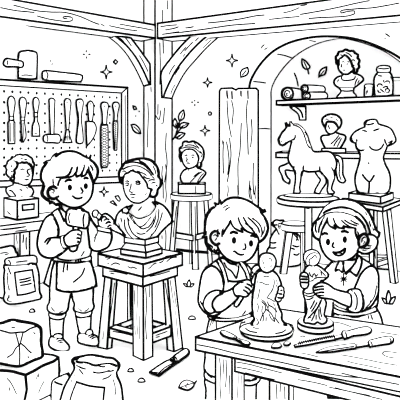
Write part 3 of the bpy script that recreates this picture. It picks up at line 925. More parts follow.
for q in (h1, h2): q.build('shoe', 'cloth', boy)
sl.build('sleeve', 'cloth', boy); rs_.build('sleeve', 'cloth', boy); cf.build('cuff', 'cloth', boy); cf2.build('cuff', 'cloth', boy)

# ---------------------------------------------------------------- sculpting stand with the draped bust
st = thing('sculpture_stand', 'square four-legged wooden stand with a thick top under the large draped bust', 'stand', W(142, 352, 3.62))
TZ_ = FL(.575)
V1()
A, Bc, Cc, Dd = W(98.3, 253.8, TZ_), W(143.2, 264.2, TZ_), W(182, 253.3, TZ_), W(137, 245.3, TZ_)
b = B(); a = [A, Bc, Cc, Dd]; b.prism([q-Vector((0, 0, .07)) for q in a], a, 2.1)
V(90, 240, 100)
b.strokes('60,70 72,68 84,70 66,78; 82,102 100,92 118,97 122,102; 150,105 165,112 172,108 190,116; 240,110 255,96 268,92; 232,115 245,108; 305,88 325,72 350,68; 300,66 335,60; 120,66 100,70; 70,92 76,95; 275,92 290,86 296,80', 1.0, on=b)
b.build('top', 'wood', st)
# apron frame under the top
c0_ = sum(a, Vector())/4; z1 = .575-.071
V1()
fr_ = [Vector((q.x+(c0_.x-q.x)*.115, q.y+(c0_.y-q.y)*.115, z1)) for q in a]
b = B(); b.prism([q-Vector((0, 0, .062)) for q in fr_], fr_, 2.0)
V(90, 240, 100)
b.strokes('75,124 110,128 150,138; 238,146 280,136 320,124; 80,132 100,136', .9, on=b)
b.build('apron_rail', 'wood', st)
zl = z1-.063
def sleg(top, bot, grain, vw, w=2.0):
    """top, bot: plan corners as (x, y-level or D) -> world; prism between two polygons"""
    b = B(); b.prism(bot, top, w); V(*vw); 
    if grain: b.strokes(grain, .9, on=b)
    b.build('leg', 'wood', st); return b
def corner(x, D, z): q = W(x, 200, D); return Vector((q.x, q.y, z))
# front leg (on the arris)
sleg([corner(132.8, 3.55, zl), corner(143.2, 3.47, zl), corner(151.8, 3.53, zl), corner(142, 3.62, zl)],
     [corner(133.5, 3.51, 0), corner(143.5, 3.44, 0), corner(152.5, 3.50, 0), corner(143, 3.58, 0)],
     '190,170 192,230 188,300 192,380; 200,300 198,398; 178,200 180,260; 222,190 226,260 222,330 226,398; 236,170 238,230; 180,340 182,380', (90, 240, 100))
sleg([corner(105.2, 3.66, zl), corner(111.8, 3.62, zl), corner(117.2, 3.64, zl), corner(111, 3.7, zl)],
     [corner(98, 3.64, 0), corner(107, 3.61, 0), corner(111.5, 3.63, 0), corner(104, 3.7, 0)],
     '86,160 75,230 66,300 52,398; 98,170 90,240 80,310 72,398; 110,170 100,250', (90, 240, 100))
sleg([corner(163, 3.62, zl), corner(167.5, 3.6, zl), corner(174.5, 3.64, zl), corner(169, 3.7, zl)],
     [corner(167.5, 3.6, 0), corner(174, 3.57, 0), corner(182.5, 3.63, 0), corner(176, 3.7, 0)],
     '300,170 312,240 322,300 330,360; 320,160 330,230 342,300 352,398; 335,200 345,270', (90, 240, 100))
sleg([corner(127.5, 3.86, zl), corner(131, 3.84, zl), corner(136, 3.86, zl), corner(132, 3.92, zl)],
     [corner(127.5, 3.86, 0), corner(131, 3.84, 0), corner(136, 3.86, 0), corner(132, 3.92, 0)],
     '160,170 160,250 162,310', (90, 240, 100), 1.5)
# stretchers
def bar(p, q, h, thick, w=1.8, grain='', name='stretcher', parent=None):
    """p, q: front top edge as (x, y, D); h in m; thick: offset vector to the rear edge"""
    b = B(); P_, Q = W(*p), W(*q); dz = Vector((0, 0, -h)); t = Vector(thick)
    b.prism([P_, Q, Q+dz, P_+dz], [v+t for v in (P_, Q, Q+dz, P_+dz)], w)
    if grain: b.strokes(grain, .9, on=b)
    b.build(name, 'wood', parent or st)
V(100, 300, 100)
bar((109.5, 328, 3.60), (134, 334.5, 3.54), .055, (.03, .05, 0), grain='50,125 90,132 130,142')
bar((152, 333.5, 3.53), (171, 326.5, 3.57), .055, (-.02, .06, 0), grain='222,142 250,132 270,125; 222,150 240,145')
bar((115, 325.5, 3.64), (129, 320.5, 3.84), .035, (.03, .04, 0), w=1.5)
bar((153, 321, 3.8), (168, 325.5, 3.64), .035, (-.03, .04, 0), w=1.5)

# small plinth and draped woman bust on the stand
bt = thing('draped_bust', 'large bust of a woman in a draped robe and headband on the wooden stand', 'bust', W(143, 257, 3.63))
V(110, 200, 70)
zb = .587
def plan(px, z): return [W(x, y, FL(z)) for x, y, c in pts(px)]
lo0 = plan('62,308 205,330 296,305', zb)
lo0.append(lo0[0]+lo0[2]-lo0[1])
hq = W(146, 252.6, lo0[1].y).z-zb
t0 = [q+Vector((0, 0, hq)) for q in lo0]
cc_ = sum(t0, Vector())/4
t1 = [Vector((cc_.x+(q.x-cc_.x)*.76, cc_.y+(q.y-cc_.y)*.76, q.z+.036)) for q in t0]
t2 = [Vector((cc_.x+(q.x-cc_.x)*.83, cc_.y+(q.y-cc_.y)*.83, q.z+.038)) for q in t0]
t3 = [q+Vector((0, 0, .032)) for q in t2]
b = B(); b.prism(lo0, t0, 1.8); b.prism(t0, t1, 1.6, edges='noback'); b.prism(t2, t3, 1.6)
b.build('plinth', 'stone', bt)
DB = 3.58
bu = B()
bu.pillow('132,300 128,318* 100,325 75,345 50,372 35,410 30,450 38,500 60,540 85,575 90,520', DB, T=.02, Tb=.03, ink=False) if False else None
V(110, 200, 70)
neck = B(); neck.pillow('135,-40 132,10 130,25 115,45 120,80 165,110 220,80 260,40 240,15 232,-40', DB+.02, T=.05, Tb=.05, w=1.8, ink=(lambda x, y: 0))
bu.pillow('128,28* 105,38 90,45 70,58 48,80 36,110 33,150 45,178 85,205 92,225 130,236 185,240 230,228 268,205 290,180 330,140 355,122* 340,85 318,50 295,30 262,15 242,12* 262,40 235,80 205,98 165,108 125,88 105,68', DB, T=.11, Tb=.09, w=2.3, over=[neck], R=12, ink=(lambda x, y: 1.3 if (110+103*.175 < x < 110+264*.175 and y < 200+112*.175) else 2.3))
bu.strokes('110,85 125,115 145,140; 115,78 140,125 165,152 185,150 210,130 235,95; 82,110 85,150 100,185 135,225; 100,100 110,150 135,195 175,220; 95,100 112,120; 62,100 70,130; 150,185 175,195 205,188; 265,60 258,110 240,150 205,185; 280,50 275,110 255,160; 300,70 285,120 262,170 235,205; 255,95 240,130 215,160; 165,155 190,165 215,155; 240,190 230,212; 50,130 60,165', 1.1, on=bu)
neck.strokes('182,36 172,50 160,62; 130,28 118,42', 1.2, on=neck)
bu.pillow(ell(88, 62, 16, 16), DB-.01, T=.02, Tb=.02, w=1.7, over=[bu])
hd = B(); V(110, 150, 70)
hd.pillow('80,150 90,110 130,90 180,95 225,150 235,200 222,260 205,280 175,298 150,300 125,292 100,268 85,235 78,195', DB-.05, T=.10, Tb=.10, w=1.9, over=[neck], ink=(lambda x, y: x < 110+232*.175))
hd.strokes('85,182 98,176 112,184; 86,192 98,188 110,194 98,204 88,200; 143,184 158,176 176,183; 145,192 160,186 174,191 160,199 147,196; 122,190 118,215 112,236 124,242 136,238; 112,256 126,252 148,256; 118,268 130,272 142,268', 1.2, on=hd)
hd.strokes('196,262 205,252 210,240', 1.1, on=hd)
hr = B()
hr.pillow('78,192* 62,180 55,150 55,125 70,100 90,72 120,60 160,52 205,52 240,65 262,90 275,120 278,155 290,180 286,205 270,225 268,248 255,265 230,262* 232,240 240,225 215,215 212,195 200,175 180,150 165,132 145,125 125,118 105,130 85,140 78,165', DB-.05, T=.03, Tb=.10, w=2.1, over=[hd, neck], gap=.004, R=7, ink=(lambda x, y: 1.4 if (110+84*.175 < x < 110+238*.175 and 150+112*.175 < y < 150+244*.175) else 2.4))
hr.strokes('72,112 100,98 140,92 175,98 215,122 238,150; 90,80 130,70 180,80 225,112 250,145; 165,60 200,80 235,120', 1.5, on=hr)
hr.strokes('68,125 80,120 95,128; 115,112 120,120 125,118 132,110 140,125; 155,118 175,128 195,135 210,148; 190,145 205,160 230,165; 215,180 235,170 258,172; 235,195 245,185 262,188; 225,225 238,220 245,232; 248,238 252,250; 262,200 272,208; 240,150 255,165; 62,150 72,160; 245,90 258,118 262,140; 268,140 272,160', 1.1, on=hr)
V(110, 200, 70)
for nm, x in (('neck', neck), ('robe_and_shoulders', bu), ('head', hd), ('hair', hr)): x.build(nm, 'stone', bt)

# ---------------------------------------------------------------- round stools
def stool(label, cx, D, zt, rpx, th, legs, rails, group=None, w=1.35, name='stool', ztop_w=None):
    c = W(cx, 200, D); t = thing(name, label, 'stool', (c.x, c.y, 0), group)
    R_ = rpx/FP*D
    b = B(); b.lathe((c.x, c.y, 0), [(zt-th, R_*.96), (zt-th*.9, R_), (zt-th*.12, R_), (zt, R_*.97)], w=w, rings=(0, 3))
    b.build('seat', 'wood', t)
    for L_ in legs:
        (xt, Dt), (xb, Db_), wd = L_[:3]; b = B(); hw = wd/2/FP*D
        T_ = corner(xt, Dt, zt-th-.001); Bo = corner(xb, Db_, 0)
        sq = [(-1, -1), (1, -1), (1, 1), (-1, 1)]
        b.prism([Bo+Vector((i*hw, j*hw, 0)) for i, j in sq], [T_+Vector((i*hw, j*hw, 0)) for i, j in sq], w if wd > 2.5 else .7)
        if len(L_) > 3: b.strokes(L_[3], .8, on=b)
        b.build('leg', 'wood', t)
    for p, q, h in rails:
        b = B(); P_, Q = W(*p), W(*q); dz = Vector((0, 0, -h))
        b.prism([P_, Q, Q+dz, P_+dz], [v+Vector((0, .03, 0)) for v in (P_, Q, Q+dz, P_+dz)], w*.9)
        b.build('rail', 'wood', t)
    return t
V(160, 185, 70)
stool('tall round stool carrying the small bust beside the corner post', 191.3, 5.6, .69, 20.6, .042,
      [((176.5, 5.6), (170.5, 5.6), 4.6, '95,120 85,200 75,300; 105,120 98,200'), ((194, 5.46), (195.5, 5.55), 5.6, '200,120 202,250 202,395'), ((205.8, 5.6), (210.5, 5.7), 4.2), ((190.5, 5.76), (190.5, 5.76), 2)],
      [((176, 233, 5.5), (193, 235.8, 5.46), .045), ((196, 235, 5.46), (206, 232.5, 5.5), .045), ((176.5, 249.5, 5.5), (193, 251.5, 5.38), .008), ((196, 251.5, 5.38), (208, 252.5, 5.5), .008)])

# small bust of a woman on a block, on that stool
bt = thing('female_bust', 'small bust of a woman with wavy hair on the tall round stool', 'bust', W(192, 191, 5.5))
V(160, 130, 70)
b = B(); zs = .702
p0 = [corner(178.4, 5.54, zs), corner(205.2, 5.54, zs), corner(205.2, 5.68, zs), corner(178.4, 5.68, zs)]
hh = W(190, 184.2, 5.54).z-zs
b.prism(p0, [q+Vector((0, 0, hh)) for q in p0], 1.6)
b.strokes('205,318 204,345 205,366', .9, on=b)
b.build('plinth', 'stone', bt)
V(160, 130, 70)
bust_parts(bt, [
    ('shoulders', '160,205 158,222 140,230 122,255 120,280 130,302* 218,302* 230,285 250,262 260,245 245,232 225,222 215,205', 5.6, .05, .05, {}),
    ('head', '125,140 150,112 190,110 215,150 215,185 200,205 175,216 155,215 138,195 128,170', 5.57, .06, .06, {'on': ['shoulders']}),
    ('hair', '122,178* 112,150 115,130 113,105 130,92 132,72 150,65 165,72 185,65 205,72 225,85 245,110 250,140 245,165 235,185 235,205 218,218 212,195 220,175 222,160 215,140 200,122 180,112 155,112 135,120 125,145', 5.57, .03, .05, {'on': ['head', 'shoulders']})],
    [('head', '140,148 150,142 158,150; 150,155 156,168 150,178 158,182; 178,148 188,142 198,150; 182,155 192,158; 152,190 162,188 172,192', 1.2),
     ('hair', '118,108 150,98 190,100 220,120 235,135; 140,92 160,85 190,88 215,102; 230,120 240,140 232,160; 225,175 230,185; 120,130 130,125; 195,75 215,95 225,110', 1.0),
     ('shoulders', '165,216 164,235; 240,238 215,255 190,280 172,298; 225,240 205,255 190,268; 250,245 230,268 212,298', 1.0)])
# ---------------------------------------------------------------- big table, front right
TH = .5; TP5 = FL(TH)
tb = thing('work_table', 'long thick-plank wooden table with an apron rail where two children model clay', 'table', (.55, 2.4, 0))
V1()
a = [W(195.6, 337.1, TP5), W(520, 400.3, TP5), W(520, 345.5, TP5), W(276.8, 309, TP5)]
top = B(); top.prism([q-Vector((0, 0, .052)) for q in a], a, 2.1)
V(200, 300, 100)
top.strokes('-12,178 60,192 130,210 220,228 320,248 440,275; 20,120 50,112 80,108', 1.0, on=top)
V(300, 300, 100)
top.strokes('0,212 40,220 76,230; 162,220 210,228 270,240 328,252 390,262; 188,246 230,256 280,266 330,278; 398,214 360,208 335,208 332,218 350,228 376,232; 315,128 350,134 398,142; 130,88 165,94 205,108; 0,275 60,286 120,296 185,306 240,310; 165,292 250,312 330,325 398,338; 0,148 12,145 22,150', .9, on=top)
top.build('tabletop', 'wood', tb)
V1()
ap_ = B(); z5 = TH-.053
f0, f1 = W(235, 358.8, 2.36), W(420, 396, 1.99)
for q in (f0, f1): q.z = z5
ap_.prism([f0, f1, f1-Vector((0, 0, .055)), f0-Vector((0, 0, .055))], [v+Vector((.02, .03, 0)) for v in (f0, f1, f1-Vector((0, 0, .055)), f0-Vector((0, 0, .055)))], 1.9)
V(200, 300, 100)
ap_.strokes('145,248 200,258 260,274 330,292; 145,268 190,276 250,290; 180,290 240,305 300,318', .8, on=ap_)
V(300, 300, 100)
ap_.strokes('-10,318 50,328 110,342; 115,348 200,366 280,382; 140,350 160,356 240,376 330,398', .8, on=ap_)
ap_.build('apron_rail', 'wood', tb)
def tleg(xs, Ds, ztop, grain):
    b = B(); pl = [corner(x, D, 0) for x, D in zip(xs, Ds)]
    b.prism(pl, [q+Vector((0, 0, ztop)) for q in pl], 1.9); V(200, 300, 100)
    if grain: b.strokes(grain, .8, on=b)
    b.build('leg', 'wood', tb)
tleg([215.5, 232, 243.8, 228], [2.45, 2.42, 2.52, 2.56], z5-.001, '78,232 82,280 80,340 84,398; 104,238 106,290 102,350; 150,262 152,320 148,395; 92,235 96,300; 118,300 116,380; 165,300 163,360')
tleg([269.5, 288.8, 293, 276], [2.47, 2.47, 2.6, 2.6], z5-.001, '305,335 308,398; 322,330 320,370; 338,345 340,398')
tleg([470, 492, 500, 478], [2.1, 2.1, 2.2, 2.2], z5-.001, '')

# clay man with its round base
TT = TH+.008
cm = thing('clay_figure', 'rough clay figure of a standing man being modelled by the child with overall straps', 'clay figure', W(267, 332, TP5))
CMD = 2.44
def oval_base(cx, cy, rx, D, z0, hgt, w, mat='clay', bumpy=0):
    c = W(cx, 200, D); R_ = rx/FP*D; n = 40; b = B(); prof = [(z0, 1.0), (z0+hgt*.5, 1.02), (z0+hgt, .93)]
    return c, R_
bs_ = B(); c = W(266.5, 200, 2.47)
R_ = 26/FP*2.47
bs_.lathe((c.x, c.y, 0), [(TT, R_*.97), (TT+.012, R_*1.02), (TT+.03, R_*.97), (TT+.036, R_*.8)], w=2.0, rings=(0,))
V(200, 300, 100)
def clip_on(b, s_, w, D=None): b.strokes(s_, w, on=b, D=D)
bs_.stroke('205,92 170,103 160,118 172,132 220,144 280,148 340,140 368,122 358,100 335,90', 1.4, on=bs_, taper=False)
bs_.strokes('180,112 200,125 230,130; 300,135 330,128 345,118; 210,108 225,115 240,112', 1.0, on=bs_)
V(240, 245, 70)
cb = B(); cb.pillow('138,140 120,150 104,157 92,185 86,230 76,290 72,345 78,400 84,425 66,450 90,470 150,476 210,475 262,465 250,445 236,425 236,390 226,370 218,345 212,325 230,290 236,245 228,205 208,168 186,150 172,140', CMD, T=.045, Tb=.045, w=2.2)
ch_ = B(); ch_.pillow('112,90 122,60 150,50 185,58 202,90 195,125 175,148 150,156 125,140 113,115', CMD-.01, T=.045, Tb=.05, w=2.3, over=[cb])
ch_.strokes('128,85 135,105 138,115; 135,118 140,128 148,132; 170,125 180,120 185,110; 160,75 178,80 182,100', .9, on=ch_)
cb.strokes('132,178 150,182 168,178; 108,212 130,216 140,222 160,228 172,220; 192,190 196,215 190,240 182,262 165,285 155,300; 205,195 212,220 205,240; 120,310 140,325 155,350 165,380; 165,345 158,365; 150,300 175,310 200,325; 112,250 108,280 100,310; 95,330 105,350 100,385; 190,330 200,355 205,390 198,420; 130,345 125,380 135,410 130,440; 165,390 178,420 200,440; 150,410 148,440; 100,200 104,225; 178,262 188,250', .85, on=cb)
V(200, 300, 100)
cb.strokes('245,5 260,20 262,40 250,60 240,85; 262,35 285,55 300,85; 270,5 275,20 292,30 310,50; 225,70 235,90 225,100; 300,70 310,85 318,95', 1.0, on=cb)
cb.build('body', 'clay', cm); ch_.build('head', 'clay', cm); bs_.build('base', 'clay', cm)

# clay woman
cw = thing('clay_figure', 'small clay figure of a draped woman held by the child wearing a headscarf', 'clay figure', W(315, 326, TP5))
CWD = 2.46; bs2 = B(); c = W(315.5, 200, 2.52); R_ = 17.3/FP*2.52
bs2.lathe((c.x, c.y, 0), [(TT, R_), (TT+.022, R_), (TT+.026, R_*.96)], w=1.6, rings=(0, 1))
V(295, 275, 50)
wb = B()
wb.pillow('85,108 68,130 72,160 84,200 94,250 98,290 80,340 76,375 110,380 150,388 180,372 212,388 245,376 250,348 230,320 240,260 246,222 228,180 200,100 205,40 225,40 262,10 265,-5 240,-30 210,-55 175,-75 120,-80 85,-50 75,0 80,60', CWD, T=.035, Tb=.035, w=2.0)
wb.strokes('72,135 100,150 135,145 155,138; 80,158 110,172 145,165 165,150; 85,190 115,195 150,175; 158,200 140,240 120,275; 178,215 150,265 130,295; 215,190 195,240 165,290 150,330 130,370 ; 205,200 185,250 160,285 120,330 100,350; 200,250 205,300 215,340; 170,315 168,360; 190,270 192,330 205,360; 110,330 130,345', 1.1, on=wb)
V(295, 240, 50)
wb.strokes('112,255 125,285 140,298 145,275 158,268 165,292 178,280 190,268; 205,255 212,275 205,290; 150,310 180,300 220,300 255,300; 120,330 140,325 155,312; 192,235 225,265 245,290; 208,320 215,330 222,322', 1.1, on=wb)
wh = B(); wh.pillow('72,140 78,108 105,86 140,80 175,92 196,120 196,150 186,178 165,198 140,206 118,196 98,200 84,180 74,160', CWD-.012, T=.03, Tb=.035, w=1.6, over=[wb])
wh.strokes('92,186 88,160 102,130 126,110 156,102 184,110; 120,192 112,172 118,154 136,144 150,130 160,120 170,136 182,148', .9, on=wh)
V(300, 300, 100)
for nm, x in (('body', wb), ('head', wh), ('base', bs2)): x.build(nm, 'clay', cw)

# tools and crumbs on the table
def flat_tool(name, label, cat, parts, z=TH, lift=.012, T_=.006, w=1.35, mats=None, str_=()):
    bl = []; up_v = Vector((0, 0, 1))
    for nm, p, mt in parts:
        b = B(); b.pillow(p, FL(z+lift), T=T_, Tb=min(T_, lift*.7), w=w, nrm=up_v, over=[q[1] for q in bl]); bl.append((nm, b, mt))
    for i, s_, wd in str_: bl[i][1].strokes(s_, wd, on=bl[i][1])
    if len(bl) == 1:
        return T(bl[0][1].build(name, bl[0][2]), label, cat)
    c = bl[0][1].v[0]; t = thing(name, label, cat, (c.x, c.y, z))
    for nm, b, mt in bl: b.build(nm, mt, t)
    return t
V(300, 300, 100)
flat_tool('rasp', 'round-handled rasp with ridged blade lying on the table by the draped clay figure', 'rasp', [
    ('blade', '-22,182* 20,170 80,155 136,147* 140,160* 90,168 30,180 -20,188*', 'metal'),
    ('ferrule', '138,148* 170,140* 172,150* 140,158*', 'metal'),
    ('handle', '172,126 168,142 178,156* 192,152 215,144 262,138 282,130 285,118 270,109 242,112 212,120 188,127', 'wood')],
    str_=[(0, ';'.join('%d,%d %d,%d' % (x, 182-(x+20)*.2, x+8, 168-(x+20)*.2) for x in range(-8, 134, 8)), 1.0), (2, '180,128 186,140 186,152', 1.1)])
flat_tool('clay_knife', 'long slim clay knife lying on the table nearest its front edge', 'knife', [
    ('blade', '66,210* 110,192 170,182 218,177* 226,183* 222,194* 180,200 120,209', 'metal'),
    ('shaft', '224,183* 276,174* 277,182* 226,190*', 'metal'),
    ('handle', '277,165 274,178 280,188* 325,180 362,174 373,163 369,150 340,149 300,158', 'wood')],
    str_=[(0, '80,208 150,196 218,186', 1.0), (2, '282,166 288,176 288,186; 358,152 364,162 360,172', 1.1)])
V(190, 300, 70)
flat_tool('modelling_tool', 'small double-ended modelling tool lying on the table corner beside the clay man', 'modelling tool', [
    ('handle', '174,186 182,178 200,181 235,196 262,212 268,222* 250,222 220,216 188,202', 'wood'),
    ('blade', '266,220* 292,230 322,238 342,250 336,257 312,256 288,242 264,226*', 'metal')],
    str_=[(0, '255,208 250,216 252,222', 1.1), (1, '275,226 290,232 300,240', .9)], w=1.6)
V(200, 300, 100)
flat_tool('clay_crumb', 'larger flattened crumb of clay on the table between the tools', 'clay crumb', [('crumb', '287,190 298,175 318,176 325,186 312,192', 'clay')], w=1.4)
flat_tool('clay_crumb', 'smaller round crumb of clay on the table between the tools', 'clay crumb', [('crumb', '335,176 347,168 361,174 352,181 340,181', 'clay')], w=1.4)
# ---------------------------------------------------------------- child with straps, modelling the clay man
KD = 2.97
kid = thing('person', 'child with tousled hair and overall straps modelling the clay man with a small tool', 'person', W(232, 400, KD))
body = B()
V(195, 185, 80)
body.pillow('120,120 200,90 290,110 330,180 328,240 318,275 312,295 300,330 280,360 250,380 215,386 175,373 140,346 118,312 100,260 95,200', KD, T=.12, Tb=.11, w=2.4, ink=(lambda x, y: y > 240.5))
V(195, 250, 70)
body.pillow('160,0 165,60 150,110 270,110 260,60 255,0', KD+.06, T=.035, Tb=.05, ink=False)
body.pillow('150,55 105,90 90,140 95,380 320,380 318,150 290,90 255,65', KD+.02, T=.03, Tb=.05, ink=False)
V1()
body.pillow('208,318 207,345 208,380 207,398 214,401* 227,401* 230,385 231,350 240,350 243,385 244,400* 255,400* 256,380 256,318', KD+.02, T=.03, Tb=.04, ink=False)
trs = B()
lg = []
for p in ('206.8,378 206.4,390 206,400* 229,400* 230,385 230,378', '242,378 243,390 243,400* 255.5,400* 255.6,388 255.5,378'):
    b = B(); b.pillow(p, KD, T=.04, Tb=.04, w=2.0); lg.append(b)
trs.pillow('212,312* 208.5,325 206,342 205.4,358 204.6,368 207,377 213,382 222,383 231,381.5 234,372 237,352 240,372 244,382 252,384 258.5,380 259.5,372 257,352 256,312*', KD, T=.07, Tb=.07, w=2.1, over=lg+[body], R=6)
V(190, 300, 70)
trs.strokes('150,108 150,135 151,165; 128,115 118,140 112,160; 135,118 130,140', 1.1, on=trs)
V(200, 300, 100)
cfs = []
for p in ('22,280 18,298 24,315 50,328 72,332 72,315 50,308 30,292', '175,325 180,338 215,338 236,322 238,305 215,318 190,322'):
    b = B(); b.pillow(p, KD-.02, T=.02, Tb=.02, w=1.9, over=[trs, *lg]); cfs.append(b)
V(195, 250, 70)
shirt = B(); shirt.pillow('160,45 120,66 85,92 60,115 70,200 90,300 84,372* 150,386 230,386 322,370* 322,330 322,230 328,150 318,115 300,92 262,66 230,85 190,75', KD, T=.09, Tb=.09, w=2.2, over=[body, trs], R=10)
shirt.strokes('165,70 180,100 205,118 222,140 236,162 242,140 250,105 246,88; 228,78 234,88 240,95', 1.4, on=shirt)
ov = B(); ov.pillow('166,180* 188,176* 230,181 285,172* 300,172* 322,200 324,250 324,330 326,366* 230,386 150,386 90,372* 120,330 160,240*', KD-.01, T=.015, Tb=.01, w=1.8, over=[shirt, body], R=4, ink=(lambda x, y: 1.7 if y < 250+186*.175 else 2.1))
ov.pillow('122,62* 142,52* 168,110 188,176* 186,210 166,240* 168,180 150,110', KD-.01, T=.01, Tb=.01, w=1.7, over=[shirt, body], R=2)
ov.pillow('252,74* 268,70* 290,95 308,140 316,172* 298,174* 285,125', KD-.01, T=.01, Tb=.01, w=1.6, over=[shirt, body], R=2)
ov.strokes('290,345 282,358 270,372', 1.1, on=ov)
blt = B(); V(190, 300, 70)
blt.pillow('104,92* 140,106 200,108 270,100 345,78* 348,94* 290,112 220,118 150,116 112,104*', KD-.02, T=.015, Tb=.015, w=1.9, over=[shirt, ov, trs, body])
# arm with the rolled sleeve
V(195, 250, 70)
slv = B(); slv.pillow('92,94* 76,102 58,115 40,150 28,220 22,290 38,330 62,356 95,372 130,366 150,348* 150,300 155,243* 160,200 150,150 132,118 112,100', KD-.06, T=.06, Tb=.08, w=2.4, over=[shirt, ov])
slv.strokes('55,275 75,250 105,236 155,242; 30,290 50,325', 1.6, on=slv)
AD = KD-.26
fa = [slv, shirt, ov]
body.pillow('150,246 185,238 222,218 250,200 280,200 290,250 250,262 240,278 225,292 190,322 150,348 112,348 95,320 100,288 120,262', AD+.04, T=.04, Tb=.10, w=2.1, over=fa)
cuf = B(); cuf.pillow('158,243 120,234 85,248 60,275 50,312 60,338 85,358 112,350* 95,322 100,288 122,262', AD+.02, T=.04, Tb=.06, w=2.1, over=[slv])
tl = thing('modelling_tool', 'short modelling tool held in the fist of the child with overall straps', 'modelling tool', W(239, 300, AD))
tk = B(); tk.pillow('262,256* 280,262* 262,290 247,314 236,323 226,318 228,306 245,280', AD, T=.012, Tb=.012, w=2.0, over=[ov])
tk.build('handle', 'wood', tl)
body.pillow('222,218 252,192 282,176 306,174 326,188 334,206 326,226 312,242 298,260 278,264 255,256 240,262 228,250', AD-.02, T=.035, Tb=.04, w=2.2, over=[tk, ov, shirt])
hd2 = []
# other hand round the clay man: fingers
V(240, 245, 70)
for f_ in ('222,240 238,236 248,246 248,258 236,262 222,256', '220,258 240,256 251,266 250,278 236,282 218,276', '214,278 238,278 249,288 244,300 230,303 210,297', '206,298 228,300 236,308 228,320 212,321 203,312'):
    body.pillow(f_, CMD-.05, T=.012, Tb=.03, w=1.8, over=[cb])
body.pillow('226,240 250,250 250,300 225,320 215,300 215,260', CMD-.02, T=.02, Tb=.06, ink=False)
for f_ in ('66,175 68,142 86,120 106,118 112,134 92,146 80,172 74,185', '66,215 74,182 92,156 108,154 106,172 90,198 80,220 70,228'):
    body.pillow(f_, CMD+.05, T=.012, Tb=.03, w=1.8)
V(195, 185, 80)
body.pillow('124,242 110,231 92,234 79,250 78,270 90,290 108,299 122,290 132,275', KD-.05, T=.02, Tb=.05, w=2.0, ink=(lambda x, y: x < 195+123*.2))
body.remesh(.005, 2)
V(240, 245, 70)
body.strokes('222,257 236,259 247,257; 218,277 236,280 249,279; 212,299 228,302 244,298', 1.6, on=body)
body.strokes('88,156 78,172 70,196; 74,150 72,165', 1.4, on=body)
V(195, 185, 80)
body.stroke('124,242 110,231 92,234 79,250 78,270 90,290 108,299 120,292', 2.0, on=body, D=KD-.075, taper=False)
body.strokes('90,256 100,248 110,254 112,264; 98,278 108,268 104,262', 1.2, on=body)
body.strokes('174,243 192,234 216,243; 274,256 290,252 308,263', 2.1, on=body)
body.strokes('248,290 253,305 250,320 236,321', 1.5, on=body)
body.strokes('196,327 212,342 232,348 246,344; 192,328 198,334', 1.7, on=body)
V(195, 250, 70)
body.strokes('292,192 315,202 326,215; 282,208 305,220 316,234; 272,226 294,238 303,252; 262,190 280,186', 1.5, on=body)
def khair(x, y):
    u, v = (x-195)/.2, (y-185)/.2
    if 74 < u < 140 and 226 < v < 300: return 0
    if 120 < u < 322 and v > 150 and v < 285: return 1.6
    if (v < 112 and u < 138) or (244 < v < 264 and u < 52) or (u > 326 and v < 140) or (v > 325 and u < 120): return 1.4
    return 2.5
hair = B(); V(195, 185, 80)
hair.pillow('318,284* 342,266 358,238 362,205 350,170 326,138* 350,128* 325,120 300,104 270,84 235,70 195,65 165,72 142,88 134,96* 126,76* 116,98* 98,90* 104,108 82,122 62,148 53,180 52,215 50,245* 36,262* 54,260 55,285 68,312 90,332 116,346* 104,328 118,318* 108,300 90,290 78,270 79,250 92,234 110,231 124,242 134,268* 140,245 152,222 168,198 178,176* 190,205 212,224 238,235* 232,214 262,232 304,246* 314,262', KD, T=.03, Tb=.10, w=2.5, over=[body], gap=.004, R=6, ink=khair)
hair.strokes('140,118 152,108 168,102; 150,130 162,118 176,112; 118,262 112,240 118,218; 135,262 136,232 142,215; 215,160 225,190 245,218 262,230; 240,158 258,190 285,222 300,240; 262,160 290,185 315,215 322,240; 285,165 320,195 335,235 328,262; 345,205 344,230 332,252; 60,290 90,312 100,330; 250,190 270,205 290,222', 1.4, on=hair)
BO = body.build('body', 'skin', kid)
V(195, 185, 80)
eye(BO, ell(195, 277, 12, 17.5), [body]); eye(BO, ell(280, 292, 11.5, 17), [body])
hair.build('hair', 'hair', kid); shirt.build('shirt', 'cloth', kid); ov.build('overalls_bib', 'cloth', kid)
trs.build('trousers', 'cloth', kid); blt.build('belt', 'cloth', kid); slv.build('sleeve', 'cloth', kid); cuf.build('rolled_cuff', 'cloth', kid)
for b in lg: b.build('stocking', 'cloth', kid)
for b in cfs: b.build('knee_band', 'cloth', kid)

# ---------------------------------------------------------------- child with the headscarf
GD = 2.90
kid = thing('person', 'smiling child in headscarf and laced blouse holding the draped clay figure', 'person', W(355, 401, GD))
body = B(); V(305, 190, 80)
body.pillow('100,130 180,100 260,130 290,190 285,250 272,290 255,316 225,341 190,354 155,356 120,341 95,311 82,280 76,240 80,180', GD, T=.12, Tb=.11, w=2.4, ink=(lambda x, y: y > 239 and x < 305+272*.2))
V(325, 250, 70)
body.pillow('70,0 75,60 60,120 210,120 200,50 200,0', GD+.06, T=.035, Tb=.05, ink=False)
body.pillow('75,80 50,150 55,350 50,600 90,850 250,850 300,600 285,340 285,150 220,80', GD+.03, T=.03, Tb=.05, ink=False)
bl2 = B(); bl2.pillow('55,72 40,100 40,160 46,215 50,300 50,335* 110,355 200,358 290,325* 298,290 302,200 300,140 285,105 250,76 205,50 160,60 100,60', GD, T=.09, Tb=.09, w=2.3, over=[body], R=10)
bl2.strokes('84,164 108,166 130,166; 90,150 105,165 124,182; 126,150 106,166 88,184; 106,132 106,170 105,206', .95, on=bl2)
bl2.strokes('55,310 80,325 110,335 130,345; 46,95 40,140 46,200', 1.3, on=bl2)
clr = B(); clr.pillow('82,62* 60,118* 78,110 98,126* 104,72*', GD-.02, T=.012, Tb=.02, w=1.8, over=[bl2, body])
